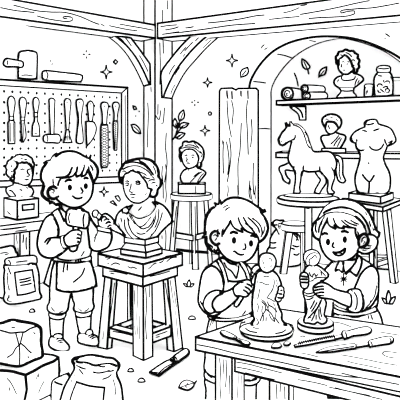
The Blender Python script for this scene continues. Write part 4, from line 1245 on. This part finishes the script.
clr.pillow('186,30* 182,60 160,95 118,136* 128,124 145,121 178,147* 192,120 205,88 208,60 202,40*', GD-.02, T=.012, Tb=.02, w=1.9, over=[bl2, body])
clr.strokes('104,75 106,105 114,130', 1.5, on=[clr, bl2, body])
skt = B(); skt.pillow('48,345* 40,420 30,600 20,840* 330,840* 350,600 322,405 292,335* 200,365 110,362', GD+.01, T=.09, Tb=.10, w=2.3, over=[body], R=12)
skt.strokes('262,368 272,400; 246,372 250,395', 1.1, on=skt)
sb = B(); sb.pillow('50,334* 110,355 200,358 290,324* 292,346* 200,380 110,376 50,356*', GD-.02, T=.02, Tb=.02, w=1.9, over=[bl2, skt, body])
# far arm, hand round the figure
V1()
fs = B(); fs.pillow('333,262.5 327,268 321,277 317,285 312,292 306,290* 303,280* 312,274 322,262', GD-.10, T=.03, Tb=.05, w=2.2, ink=(lambda x, y: x > 316 and y > 262)) if False else None
fs = B(); fs.pillow('334,262 328,267 322,274 318,281 322,292 330,300 333,302 336,290 336,272', GD-.05, T=.04, Tb=.07, w=2.2, over=[], ink=(lambda x, y: 2.3 if (x < 333 and y < 283) else 0))
V(325, 250, 70)
us = B(); us.pillow('262,94* 285,106 300,140 301,200 298,250 270,305 235,335 205,346* 212,300 205,262 190,236 170,226* 185,190 205,145 232,112', GD-.07, T=.07, Tb=.08, w=2.4, over=[bl2, sb])
us.strokes('292,200 285,250 265,290 225,338; 170,232 190,226 212,245 224,268; 262,285 250,315', 1.5, on=us)
HD_ = CWD-.10
V(295, 275, 50)
body.pillow('150,104 165,86 200,66 240,68 280,90 320,118 400,140 500,165 540,190 540,260 500,270 400,238 350,216 300,190 240,182 200,176 176,158 156,138', HD_, T=.035, Tb=.05, w=2.2, over=[wb])
V(325, 250, 70)
body.pillow('60,225 130,240 170,250 175,320 130,335 60,290', HD_+.1, T=.03, Tb=.10, ink=False)
body.pillow('130,240 200,250 220,300 200,340 130,330', HD_+.2, T=.03, Tb=.16, ink=False)
rc = B(); rc.pillow('132,236 165,227 198,234 212,285 204,340 170,353 128,338* 150,322 157,288 150,256', HD_, T=.05, Tb=.12, w=2.2, over=[us, bl2, body])
rc.strokes('165,240 182,270 182,320 170,345; 150,230 160,240', 1.2, on=rc)
V(295, 240, 50)
for f_ in ('48,272 70,262 92,268 104,282 98,292 60,292 42,288', '42,292 70,290 104,294 106,306 98,314 60,314 40,308', '42,315 70,312 106,316 108,330 98,338 64,338 44,332', '46,340 70,336 104,340 105,356 92,380 70,386 52,372'):
    body.pillow(f_, CWD-.05, T=.012, Tb=.03, w=1.9, over=[wb])
body.pillow('50,270 90,268 104,300 104,350 80,382 52,370 42,330 42,290', CWD-.02, T=.02, Tb=.05, ink=False)
V(305, 190, 80)
body.pillow('268,252 276,230 296,220 312,234 315,256 302,277 282,286 270,275', GD-.05, T=.02, Tb=.05, w=2.0)
body.remesh(.005, 2)
body.stroke('270,275 268,252 276,230 296,220 312,234 315,256 302,277 284,286', 2.0, on=body, D=GD-.075, taper=False)
body.strokes('284,264 286,245 298,236 304,240; 290,270 298,260 292,252', 1.2, on=body)
body.strokes('86,226 100,215 118,221; 178,211 196,205 219,214', 2.1, on=body)
body.strokes('146,260 138,272 137,282 150,290', 1.5, on=body)
V(295, 240, 50)
body.strokes('46,290 70,290 102,296; 44,314 70,313 104,315; 46,337 72,338 104,340', 1.7, on=body)
V(295, 275, 50)
body.strokes('158,104 190,94 232,90; 156,124 190,116 236,112; 166,146 200,138 236,140; 182,164 210,160 235,166', 1.6, on=body)
V(305, 190, 80)
mo = B(); mo.pillow('142,310* 158,312 180,306 200,292* 197,308 184,322 166,326 150,320', None, T=.002, Tb=.003, w=1.8, over=[body])
mo.strokes('150,318 165,314 185,316', 1.2, on=mo)
hb2 = B(); hb2.pillow('315,225 350,235 360,258 350,288 325,308 292,314 262,300* 272,290 290,286 306,275 316,255', GD-.02, T=.04, Tb=.08, w=2.4, over=[body])
hb2.strokes('290,292 310,294 330,288; 300,268 320,280 335,278; 285,300 310,304', 1.2, on=hb2)
def ghair(x, y):
    u, v = (x-305)/.2, (y-190)/.2
    if u < 70: return 2.4
    return 1.7
hair = B(); hair.pillow('66,148 46,170 38,200 48,232 74,250* 82,222 90,192 106,160 114,142* 118,168 132,184 152,194* 148,172 165,186 195,190* 190,178 215,186 250,190 252,215 264,248* 278,226 300,218 310,225 300,190 284,143 240,110 190,96 140,96 88,120', GD, T=.03, Tb=.07, w=2.4, over=[body], gap=.004, R=6, ink=ghair)
hair.strokes('140,138 148,160 162,178 180,188; 100,132 82,160 70,190 68,215; 60,160 52,190 58,215; 195,148 220,165 262,180; 180,150 210,175 245,188; 225,150 245,162 270,172; 262,205 268,225 264,240; 90,150 78,180', 1.3, on=hair)
sc_ = B(); sc_.pillow('62,152 75,120 100,85 135,60 170,50 210,48 250,58 290,85 320,120 340,165 352,200 368,214* 362,234 342,236 326,226* 318,232 306,222 300,192 276,156 240,130 190,114 140,112 98,124', GD, T=.04, Tb=.11, w=2.5, over=[hair, body], gap=.004, R=7, ink=(lambda x, y: 2.5 if (y-190)/.2 < 48+max(0, ((x-305)/.2-200))*1.6 or (x-305)/.2 > 322 else 1.2))
sc_.strokes('90,118 112,103 150,90 190,86 235,98 275,122 305,158 322,200 328,226', 1.8, on=sc_)
sc_.strokes('345,208 336,185; 300,110 310,128; 318,150 330,185', 1.2, on=sc_)
BO = body.build('body', 'skin', kid)
V(305, 190, 80)
eye(BO, ell(115, 260, 11.5, 17.5), [body]); eye(BO, ell(199, 248, 11.5, 17.5), [body])
for nm, x, m_ in (('mouth', mo, 'skin'), ('hair', hair, 'hair'), ('hair_bun', hb2, 'hair'), ('headscarf', sc_, 'cloth'), ('blouse', bl2, 'cloth'), ('collar', clr, 'cloth'), ('skirt', skt, 'cloth'), ('sash', sb, 'cloth'), ('sleeve', fs, 'cloth'), ('sleeve', us, 'cloth'), ('rolled_cuff', rc, 'cloth')):
    x.build(nm, m_, BO if nm == 'mouth' else kid)

# ---------------------------------------------------------------- niche shelves
def shelf(label, fl, flD, fr2, frD, th, dpt, grain='', w=1.7):
    a0, a1 = W(*fl, flD), W(*fr2, frD); z = (a0.z+a1.z)/2
    e = (a1-a0)*.35; a1 = a1+e
    dz = Vector((0, 0, -th)); v = RW.n*-dpt
    b = B(); b.prism([a0, a1, a1+dz, a0+dz], [q+v for q in (a0, a1, a1+dz, a0+dz)], w)
    return b
t = thing('wall_shelf', 'upper niche shelf on a curved bracket holding the scrolls, bust and jars', 'shelf', W(340, 104, 6.2))
b = shelf('', (276.5, 100.8), 6.25, (400, 95.6), 5.62, .042, .27); b.build('shelf_board', 'wood', t)
SH = (W(276.5, 100.8, 6.25), W(400, 95.6, 5.62))
V(240, 60, 80)
br = B(); br.pillow('252,232* 300,234* 327,234* 327,298* 300,298* 293,270 268,248 255,238', 6.3, T=.03, Tb=.03, w=1.7, R=1)
br.strokes('275,234 298,250 310,270 314,292', 1.3, on=br)
br.build('bracket', 'wood', t)
b = shelf('', (276, 152.7), 6.25, (400, 153.6), 5.62, .05, .27)
T(b.build('wall_shelf', 'wood'), 'lower niche shelf running behind the horse and the torso', 'shelf')
def SD(x, back=.12):
    """depth on a shelf at picture column x"""
    a, c = SH; r = (x-CX)/FP; t_ = (r*a.y-a.x)/((c.x-a.x)-r*(c.y-a.y)); return a.y+(c.y-a.y)*t_+back

V(240, 60, 80)
def scroll(label, pth, ex, ey, rx, ry, D, spiral):
    b = B(); b.pillow(pth, D, T=.04, Tb=.04, w=1.6)
    b.pillow(ell(ex, ey, rx, ry), D-.03, T=.012, Tb=.02, w=1.6, over=[b])
    b.strokes(spiral, 1.1, on=b)
    return T(b.build('paper_scroll', 'cloth'), label, 'scroll', None)
scroll('thick rolled paper scroll lying alone at the open end of the upper shelf', '232,139 260,141 307,148* 310,195* 260,197 235,199 212,185 212,152', 238, 169, 27, 30, SD(290), '250,168 246,156 234,152 224,162 224,178 236,188 250,184 256,170; 240,168 232,166 232,176 242,176')
scroll('thin rolled scroll lying on top of the lower scroll on the shelf', '322,128 360,128 400,131 418,134 424,146 422,158* 380,158 325,159 308,150 308,135', 323, 143, 16, 17, SD(312), '332,142 326,134 316,138 316,148 326,152 330,146')
scroll('thin rolled scroll lying beneath the upper thin scroll on the shelf', '330,163 380,163 424,163* 432,168 436,178 434,190* 380,194 330,198 314,188 314,168', 332, 179.5, 18, 15.5, SD(312)-.01, '342,178 334,170 324,176 326,186 336,188 340,182')

V(330, 30, 70)
bt = thing('shelf_bust', 'curly-haired bust on a round foot between the scrolls and the jars', 'bust', W(345, 97, SD(345)))
D_ = SD(345, .10)
bust_parts(bt, [
    ('shoulders', '75,245 72,262 45,270 26,290 30,312 55,330* 135,330* 165,306 188,286 180,268 155,255 134,250 130,225', D_, .05, .05, {'R': 5}),
    ('foot', '55,331* 66,345 62,360 46,378 42,385* 148,381* 143,370 130,355 135,331*', D_, .05, .05, {'on': []}),
    ('head', '85,140 55,165 48,195 52,225 70,245 92,253 112,245 132,220 130,170', D_-.02, .05, .05, {'on': ['shoulders']}),
    ('hair', '52,198* 38,192 36,172* 34,152 46,142* 50,126 72,124* 88,112 112,122* 132,120 142,134* 158,142 156,160* 168,176 160,194* 166,212 156,224* 152,244 132,240* 138,222 126,208* 120,185 105,160 82,145 70,158 54,168', D_-.02, .02, .05, {'on': ['head', 'shoulders']})],
    [('head', '66,185 76,180 84,186; 96,182 106,180 108,188; 92,196 104,192 100,200; 68,192 64,210 72,214; 72,228 82,230 90,228', 1.0),
     ('shoulders', '65,262 70,285 105,288 138,280 145,262; 50,280 42,300; 158,275 145,300 142,318; 168,285 155,305', 1.1),
     ('foot', '66,346 95,350 130,346', 1.2),
     ('hair', '58,140 72,148; 120,175 135,170 145,180; 128,205 140,200; 88,128 110,138 125,155', 1.0)])
sj = thing('small_jar', 'small lidded jar between the bust and the large jar', 'jar', W(368, 96, SD(368)))
D_ = SD(368, .10)
b = B(); b.pillow('202,324* 244,324* 243,350 240,378* 198,380* 198,350', D_, T=.025, Tb=.025, w=1.6); b.strokes('208,345 206,370; 215,340 214,360', .8, on=b)
c = B(); c.pillow('200,318 206,312 240,312 246,318 245,326* 200,326*', D_, T=.028, Tb=.028, w=1.6)
b.build('jar_body', 'glass', sj); c.build('lid', 'wood', sj)
lj = thing('large_jar', 'large stoppered glass jar with round shapes on its front on the upper shelf', 'jar', W(383, 96, SD(383)))
D_ = SD(383, .10)
b = B(); b.pillow('276,243* 262,260 254,285 255,330 258,376* 355,373* 357,330 356,285 350,260 340,243*', D_, T=.06, Tb=.06, w=1.8)
b.strokes('270,255 280,262 300,264; 310,300 322,292 338,294 342,308; 310,302 304,290 312,284; 275,328 270,318 280,308 296,312 300,322; 300,332 318,322 330,325 322,340; 285,335 300,348 312,356; 318,352 316,338 330,334 340,345 334,356 320,356; 272,340 278,355 292,358; 345,265 348,285', 1.2, on=b)
c = B(); c.pillow('272,214 285,208 310,206 335,209 342,216 341,236 325,240 285,240 271,234', D_, T=.045, Tb=.045, w=1.8); c.strokes('274,240 300,243 335,242; 275,218 305,222 338,219', 1.1, on=c)
b.build('jar_body', 'glass', lj); c.build('stopper', 'wood', lj)
ej = thing('edge_jar', 'wide lidded jar half cut off beside the large stoppered jar', 'jar', W(400, 95, SD(400)))
D_ = SD(398, .25)
b = B(); b.pillow('360,290* 440,290* 442,340 440,371* 360,373*', D_, T=.05, Tb=.05, w=1.6, R=4)
c = B(); c.pillow('358,274* 442,274* 444,290* 358,290*', D_, T=.055, Tb=.05, w=1.6, R=2)
b.build('jar_body', 'glass', ej); c.build('lid', 'wood', ej)

V(270, 110, 80)
nb = thing('niche_bust', 'small young-man bust on a thin slab on the lower shelf behind the horse', 'bust', W(334, 152, SD(334)))
D_ = SD(334, .10)
z_ = W(334, 152.9, SD(334, 0)).z
bust_parts(nb, [
    ('slab', '262,195* 375,195* 375,211* 262,211*', D_, .03, .05, {'R': .8}),
    ('shoulders', '300,105 300,122 285,128 262,130 257,146 276,190* 350,190* 375,146 372,128 345,120 326,112', D_, .04, .04, {}),
    ('head', '278,60 278,88 286,108 300,118 320,112 338,90 335,55 300,45', D_-.02, .045, .045, {'on': ['shoulders']}),
    ('hair', '278,88* 266,70 262,48 275,32 300,22 330,26 350,42 356,62 348,86 340,92* 334,76 322,62 300,58 284,62', D_-.02, .02, .04, {'on': ['head', 'shoulders']})],
    [('head', '290,72 294,86 300,92 292,96', .9), ('shoulders', '345,125 330,145 302,172; 352,135 330,160 318,182; 358,140 345,165 335,185', 1.0), ('hair', '275,52 284,44 294,50; 300,34 314,40; 328,44 340,56', .9)])

# ---------------------------------------------------------------- round pedestal table and horse
PD = 4.0; pz = .86
t = thing('pedestal_table', 'small round pedestal table carrying the horse statuette', 'table', (W(308, 200, PD).x, PD, 0))
c = W(308.3, 200, PD); R_ = 30.6/FP*PD
b = B(); b.lathe((c.x, c.y, 0), [(pz-.036, R_*.9), (pz-.032, R_*.98), (pz-.028, R_), (pz-.008, R_), (pz, R_*.975)], w=1.8, rings=(1, 4), n=48)
b.build('tabletop', 'wood', t)
b = B(); b.lathe((c.x, c.y, 0), [(.03, 2.9/FP*PD), (pz-.038, 2.9/FP*PD)], w=2.2, rings=(0,))
V(265, 180, 80); b.strokes('202,132 215,136 228,132; 205,140 215,143 226,140', 1.3, on=b)  # short ink strokes draw the dark shade at the pole's top
b.build('pole', 'wood', t)
b = B(); b.lathe((c.x, c.y, 0), [(0, .1), (.022, .1), (.028, .09)], w=1.7, rings=(0, 1)); b.build('foot', 'wood', t)
hs = thing('horse_statuette', 'white horse statuette with one front leg raised on the round pedestal table', 'statuette', (c.x, c.y, pz))
HD = 3.98
pl_ = B(); n = 48; rx, ry = 24.5/FP*PD, .105
zz = pz+.004
vs = [Vector((c.x+rx*math.cos(2*math.pi*i/n), c.y+ry*math.sin(2*math.pi*i/n), zz+dz)) for dz in (0, .012) for i in range(n)]
pl_.add(vs, [tuple(range(n-1, -1, -1)), tuple(range(n, 2*n))]+[(i, (i+1) % n, n+(i+1) % n, n+i) for i in range(n)])
pl_.tube(vs[n:], 1.0*WF/2*PD/FP, True)
pl_.build('plinth', 'stone', hs)
V(270, 110, 80)
far = B()
far.pillow('225,300 240,330 254,350 242,375 228,400 224,414* 246,416* 258,395 278,365 276,340 262,318 255,300', HD+.03, T=.02, Tb=.02, w=1.7)
far2 = B(); far2.pillow('112,262 75,275 50,285 48,300 60,325 68,350 85,362 95,367* 98,350 86,338 75,312 80,299 125,300', HD+.03, T=.02, Tb=.02, w=1.8)
hb_ = B()
hb_.pillow('45,160 42,148 50,132 62,112 76,98 82,88 79,65* 92,78* 98,80 103,60* 113,73 135,73 155,86 172,106 186,132 196,165 206,190 214,206 235,210 270,208 298,210 318,226 330,255 330,285 320,312 322,340 312,370 302,400 298,418* 322,419* 278,419* 284,395 292,366 284,340 262,318 250,305 220,307 190,308 166,303 157,325 152,360 148,390 150,414* 138,418 116,416* 124,380 128,350 126,318 118,292 100,268 92,245 95,215 104,182 108,155 90,158 76,170 62,177 50,172', HD, T=.045, Tb=.045, w=1.9, over=[far], R=8) if False else None
hb_.pillow('45,160 42,148 50,132 62,112 76,98 82,88 79,65* 92,78* 98,80 103,60* 113,73 135,73 155,86 172,106 186,132 196,165 206,190 214,206 235,210 270,208 298,210 318,226 330,255 330,285 320,312 322,340 312,372 308,395 322,410* 318,419* 292,419* 286,400 290,366 284,340 262,318 250,305 220,307 190,308 166,303 157,325 152,360 148,390 152,408* 146,417* 118,416* 122,385 127,350 126,318 118,292 100,268 92,245 95,215 104,182 108,155 90,158 76,170 62,177 50,172', HD, T=.045, Tb=.045, w=1.9, over=[far, far2], R=8, ink=(lambda x, y: 1.25 if y > 174 else 1.75))
hb_.strokes('102,149 118,148 126,136 125,122; 90,116 93,117; 56,156 60,158; 120,74 145,86 162,108 175,140 186,175 200,192; 166,303 166,285 170,275; 250,305 248,290 250,278; 320,312 312,295 305,285; 100,268 108,275; 118,292 120,280; 84,85 92,82 104,84', 1.3, on=hb_)
tl_ = B(); tl_.pillow('322,230 345,232 358,246 362,280 362,320 375,352* 366,362 346,355 336,330 330,290 334,262', HD+.01, T=.02, Tb=.02, w=1.8)
tl_.strokes('340,245 348,280 346,320 356,350; 334,240 342,262', 1.0, on=tl_)
mn = B(); mn.pillow('103,62* 113,74 135,73 156,86 174,106 178,122 188,138 190,155 198,172 206,192* 196,188 186,176 178,145 165,112 148,90 125,80 108,82', HD-.01, T=.012, Tb=.01, over=[hb_], ink=False)
mn.strokes('113,76 130,80 148,90 164,110 176,140 186,172 204,192; 172,108 178,120 174,124; 186,138 190,150 184,156', 1.0, on=[mn, hb_])
hb_.build('horse_body', 'stone', hs); tl_.build('tail', 'stone', hs); mn.build('mane', 'stone', hs); far.build('far_hind_leg', 'stone', hs); far2.build('raised_foreleg', 'stone', hs)

# ---------------------------------------------------------------- short stool and slumped sack behind
stool('short round stool standing behind the pedestal table pole in front of the slumped sack', 296, 5.1, .50, 14.5, .052,
      [((289, 5.0), (283.2, 5.40), 6.4, '160,140 148,240 138,330'), ((301.5, 5.15), (301.8, 5.25), 2.0)], [], w=1.3)
V(255, 205, 80)
sk = B(); sk.pillow('84,96* 104,78 124,80 142,78 148,92 190,140 215,150 225,175 228,220 232,260 226,292 200,302 150,308 105,303 75,290 62,262 60,245 64,225 76,205 80,165 100,132 108,118', 5.62, T=.12, Tb=.10, w=1.9)
sk.strokes('88,98 105,100 128,92 142,92; 108,118 115,135 122,150; 78,188 95,190 108,186; 70,212 90,216 108,212; 118,98 122,120; 190,145 205,160 218,178; 185,200 205,208 222,205; 180,215 200,222; 190,245 210,250 222,240; 200,140 212,160 205,180; 128,100 135,120', 1.3, on=sk)
T(sk.build('slumped_sack', 'sack'), 'slumped cloth sack tied at the neck on the floor behind the short stool', 'sack')

# ---------------------------------------------------------------- torso on its table
t = thing('side_table', 'tall square wooden side table carrying the armless torso', 'table', (W(385, 200, 5.1).x, 5.1, 0))
tz = .655; TZz = FL(tz)
V1()
p1 = W(382.8, 207.2, TZz); p0 = W(350, 201.6, TZz); p2 = W(402.5, 199.5, TZz)
p3 = p0+p2-p1; a = [p0, p1, p2, p3]
b = B(); b.prism([q-Vector((0, 0, .037)) for q in a], a, 1.7); b.build('tabletop', 'wood', t)
zl = tz-.038
def rl(top, bot, w=1.6):
    b = B(); b.prism(bot, top, w); return b
V(340, 180, 60)
b = rl([corner(382.2, 5.12, zl), corner(386.8, 5.08, zl), corner(390.5, 5.12, zl), corner(386, 5.2, zl)], [corner(390.5, 5.08, 0), corner(395.5, 5.05, 0), corner(398, 5.1, 0), corner(393.5, 5.16, 0)])
b.build('leg', 'wood', t)
b = rl([corner(369.6, 5.4, zl), corner(373.8, 5.36, zl), corner(376.9, 5.4, zl), corner(373, 5.46, zl)], [corner(369.6, 5.4, 0), corner(373.8, 5.36, 0), corner(376.9, 5.4, 0), corner(373, 5.46, 0)])
V(350, 230, 50); b.strokes('200,30 198,120 202,230; 180,40 182,160', .9, on=b); b.build('leg', 'wood', t)
b = rl([corner(402, 5.6, zl), corner(405, 5.56, zl), corner(408, 5.6, zl), corner(405, 5.66, zl)], [corner(410, 5.6, 0), corner(413, 5.56, 0), corner(416, 5.6, 0), corner(413, 5.66, 0)])
b.build('leg', 'wood', t)
bar((377.8, 262, 5.35), (391, 257.8, 5.12), .042, (.01, .05, 0), w=1.2, parent=t, name='stretcher')
bar((360, 254.2, 5.52), (387, 255.3, 5.5), .022, (0, .04, 0), w=.8, parent=t, name='stretcher')
bar((377.8, 267.8, 5.5), (388, 269.3, 5.5), .006, (0, .03, 0), w=.6, parent=t, name='stretcher')
tor = thing('torso_sculpture', 'white armless headless female torso on a square plinth', 'sculpture', W(372, 203, 5.15))
V1()
zp = tz+.02
q0 = W(349, 199.6, FL(zp)); q1 = W(380.6, 203.7, FL(zp)); q2 = W(392.8, 199.3, FL(zp)); q3 = q0+q2-q1
b = B(); hh = W(380.6, 196.8, q1.y).z-zp
b.prism([q0, q1, q2, q3], [q+Vector((0, 0, hh)) for q in (q0, q1, q2, q3)], 1.7)
b.build('plinth', 'stone', tor)
TD = (q0.y+q2.y+q1.y+q3.y)/4-.06
V(340, 110, 60)
s = B(); s.pillow('165,92 174,76 205,67 238,68 248,86 254,96* 278,103 312,114 340,132 356,162 368,195 362,214 340,228 316,237* 312,238 304,262 292,290 286,325 300,365 318,400 330,440 332,490 325,530 312,548 290,556 262,556* 245,552 225,556* 190,556 160,552 118,550* 112,520 104,480 105,440 118,395 130,350 138,310 130,278 112,250 108,218* 90,214 74,202 76,182 100,150 130,131 166,116 168,104', TD, T=.09, Tb=.08, w=1.9, R=7)
s.strokes('148,135 165,139 182,145; 220,141 245,130 266,126; 176,97 200,98 228,88; 166,95 172,100; 112,245 125,262 145,270 168,262; 194,240 212,260 245,268 275,252 292,222; 296,190 302,215 313,236; 115,190 110,215; 318,232 335,222 352,205; 318,220 350,200; 190,348 191,360', 1.4, on=s)
V(300, 100, 100)
s.strokes('248,296 262,315 278,327 290,312 298,298; 277,328 276,350 273,376', 1.5, on=s)
s.build('torso', 'stone', tor)

# ---------------------------------------------------------------- small things on the floor
def pebble(label, cx, cy, rx, ry, name='pebble'):
    q = W(cx, cy, FLOOR); R_ = rx/FP*q.y; b = B(); n = 18; hz = ry/FP*q.y*1.1
    prof = [(0.001, R_), (hz*.5, R_*.95), (hz*.9, R_*.6), (hz, R_*.15)]
    vs = []; 
    for z, r in prof:
        for j in range(n): an = 2*math.pi*j/n; vs.append((q.x+r*math.cos(an), q.y+r*.7*math.sin(an), z))
    fs = [tuple(range(n-1, -1, -1)), tuple(3*n+j for j in range(n))]
    for i in range(3):
        for j in range(n): fs.append((i*n+j, i*n+(j+1) % n, (i+1)*n+(j+1) % n, (i+1)*n+j))
    b.add(vs, fs)
    r_ = 1.2*WF/2*q.y/FP
    b.tube([Vector(vs[j])+Vector((0, 0, .002)) for j in range(n)], r_, True)
    b.tube([Vector((q.x+math.cos(a_)*R_, q.y-R_*.1, math.sin(a_)*hz*1.1)) for a_ in [math.pi*i/12 for i in range(13)]], r_)
    return T(b.build(name, 'stone'), label, 'pebble')
pebble('small pebble on the open floor in front of the labelled paper sack', 32.2, 312.2, 2.6, 2.6)
pebble('small pebble lying directly before the front leg of the sculpture stand', 130.8, 371.6, 2.8, 2.6)
pebble('largest pebble on the floor between the open sack and the floor chisel', 141.5, 381.8, 3.4, 3)
pebble('flat pebble on the floor between the sculpture stand and the big table', 192, 319.2, 3.4, 2.6)
V(100, 300, 100)
flat_tool('floor_chisel', 'flat chisel dropped on the floor in front of the sculpture stand', 'chisel', [
    ('blade', '200,289* 230,268 262,248 285,240 292,246 296,258* 265,280 236,302*', 'metal'),
    ('ferrule', '282,238 295,230 305,236 306,250 296,256 286,246', 'metal'),
    ('handle', '294,230 315,212 338,197 350,198 356,208 350,220 328,236 306,250', 'wood')], z=0, lift=.014, w=1.7, str_=[(0, '232,296 258,272 290,254', 1.0), (0, '215,288 235,292', .9), (2, '298,228 308,240', 1.0)])
def leaf(name, label, path, D, veins, w=1.2, stem='', floor=False):
    b = B()
    b.pillow(path, D, T=.004, Tb=.003, w=w, nrm=(Vector((0, 0, 1)) if floor else None))
    if veins: b.strokes(veins, .9, on=b)
    if stem: b.strokes(stem, w, D=D)
    return T(b.build(name, 'leaf'), label, 'leaf')
leaf('fallen_leaf', 'single pointed leaf lying flat on the floor beside the big table', '315,350* 325,332 345,322 368,328 378,334* 370,350 352,360 332,356', FL(.008), '320,350 345,342 375,332; 345,342 352,332; 340,344 350,352', stem='372,338 388,322', floor=True)
def tuft(label, D, specs, w=1.3):
    b = B()
    for i, p in enumerate(specs): b.pillow(p, D-.01*i, T=.006, Tb=.006, w=w)
    return T(b.build('grass_tuft', 'leaf'), label, 'grass')
V(350, 280, 60)
tuft('larger tuft of three grass blades growing from the floor beside the child with the headscarf', 4.50, ['235,158* 220,135 214,120* 232,126 245,142 252,158*', '246,158* 242,120 250,85 257,70* 266,90 270,125 264,158*', '262,158* 270,135 285,118 302,112* 296,135 282,158*'])
V(100, 200, 100)
tuft('tiny tuft of grass on the floor beyond the sculpture stand', 4.95, ['345,346* 338,340 334,334* 344,336 350,346*', '350,346* 350,330 357,320* 362,332 360,346*', '360,346* 366,336 376,335* 372,342 366,346*'], 1.1)
# ---------------------------------------------------------------- sparkles, leaves and chips
def star(label, cx, cy, r, plane, w=1.2, ry=None, name='sparkle'):
    V1(); ry = ry or r; k = .22
    p = []
    for i in range(8):
        a = math.pi*i/4; rr = 1 if i % 2 == 0 else k*1.5
        p.append((cx+r*rr*math.sin(a), cy-ry*rr*math.cos(a), i % 2 == 0))
    b = B(); b.pillow(P(p, True, .8), plane, T=.008, Tb=.004, w=w*.75, step=.7)
    return T(b.build(name, 'metal'), label, 'sparkle')
LS = LW.shift(.006); RS = RW.shift(.006)
star('four-pointed star sparkle on the wall under the diagonal brace over the pegboard', 106.2, 72, 5.6, LS, 1.3, 6.8)
star('four-pointed star sparkle on the wall just under the long beam beside the arch', 232, 60.5, 5.6, RS, 1.3, 6.4)
star('small four-pointed sparkle on the wall between the brace and the plank top', 207.5, 82.5, 4.4, RS, 1.2, 4.8)
star('four-pointed sparkle on the wall above the small female bust, beside the plank', 205, 130.6, 4.8, RS, 1.2, 5.4)
star('four-pointed sparkle on the wall between the child with mallet and the draped bust', 104, 191.8, 4.6, LS, 1.2, 4.8)
def small(label, pth, plane, w=1.1, name='sparkle', cat='sparkle', fill=False, ink=True):
    b = B(); b.pillow(pth, plane, T=.005, Tb=.004, w=w, step=.6)
    return T(b.build(name, 'metal'), label, cat)
V(100, 0, 80)
small('tiny diamond-shaped sparkle on the wall beside the curved brace', '77,299* 87,309* 78,320* 68,310*', LS)
V(200, 100, 100)
small('tiny round sparkle on the wall above the star beside the plank', ell(40, 54, 6, 6, 10), RS)
def marks(label, txt, plane, w=1.1, name='sparkle', cat='sparkle'):
    b = B(); b.strokes(txt, w, D=plane)
    return T(b.build(name, 'metal'), label, cat)
V(60, 50, 70)
marks('cross of four short rays twinkling on the wall above the rolling pin', '150,0 150,14; 151,36 151,50; 130,24 142,25; 162,25 174,25', LW.shift(.003))
V(0, 45, 70)
marks('pair of tiny dots on the wall between the ledge mallet and the roller', '287,90 290,93; 296,107 299,110', LW.shift(.003), 1.4)
V(100, 100, 100)
marks('cross of short rays on the wall above the small female bust', '365,9 372,9; 388,9 396,9; 379,16 379,24; 378,0 379,5', RW.shift(.003))
# chips flying off the draped bust
V(110, 150, 70)
small('larger wedge-shaped stone chip flying off beside the draped bust', '2,298* 16,291* 38,317*', 3.5, 1.3, 'stone_chip', 'stone chip')
small('smaller rounded stone chip flying off beside the draped bust', '30,266* 46,262* 58,282 54,292 46,288', 3.5, 1.3, 'stone_chip', 'stone chip')
# leaves
V(200, 0, 100)
leaf('drifting_leaf', 'upright leaf drifting by the wall below the long beam near the arch', '164,308* 162,292 170,278 190,270* 194,285 186,300 172,306', RS, '168,302 178,290 186,280', 1.1, stem='168,304 162,314')
V(300, 0, 100)
leaf('drifting_leaf', 'larger drifting leaf inside the arch directly above the paper scrolls', '8,236* 22,244 32,256 40,268 32,276 22,276 14,270* 8,256', RW2.shift(.01), '14,244 22,260 30,276', 1.2, stem='30,274 35,298')
leaf('drifting_leaf', 'smaller tilted leaf inside the arch beside the shelf bust', '76,306* 78,290 88,276 106,268* 104,284 98,298 86,302', RW2.shift(.01), '80,302 90,290 98,280', 1.2, stem='80,300 73,312')
V(100, 100, 100)
leaf('drifting_leaf', 'pointed leaf drifting before the wall beside the corner post', '125,99* 138,98 152,108 160,122 162,134* 148,132 134,122', LS, '134,106 148,118 160,132', 1.1)
leaf('drifting_leaf', 'tiny leaf bud drifting above the pointed leaf beside the post', '132,24* 140,26 145,36* 136,38', LS, '', 1.2)
marks('pair of tiny specks drifting between the leaf bud and the pointed leaf', '155,44 158,47; 142,62 143,66', LW.shift(.003), 1.2)
# sprig with five leaves against the post
sp = thing('leafy_sprig', 'small leafy sprig growing out from the corner post toward the wall', 'sprig', W(173, 140, 6.05))
SP = 6.02
b = B(); b.strokes('289,161 300,146 306,130 312,108 318,85; 304,134 320,118 335,100; 295,152 312,148 325,138', 1.3, D=SP); b.build('stem', 'leaf', sp)
for p, v in (('318,85* 314,68 320,52 334,40* 338,58 334,74', '320,82 326,68 332,50'), ('304,112* 292,98 294,82 300,74* 308,88 308,102', '304,108 300,92'), ('318,110* 322,96 336,90 355,94* 346,106 332,112', '322,108 336,102 348,96'), ('300,148* 312,132 324,130 340,134* 332,146 316,156', '306,148 320,140 332,136')):
    b = B(); b.pillow(p, SP, T=.005, Tb=.004, w=1.2, over=[]); b.strokes(v, .8, on=b); b.build('leaf', 'leaf', sp)
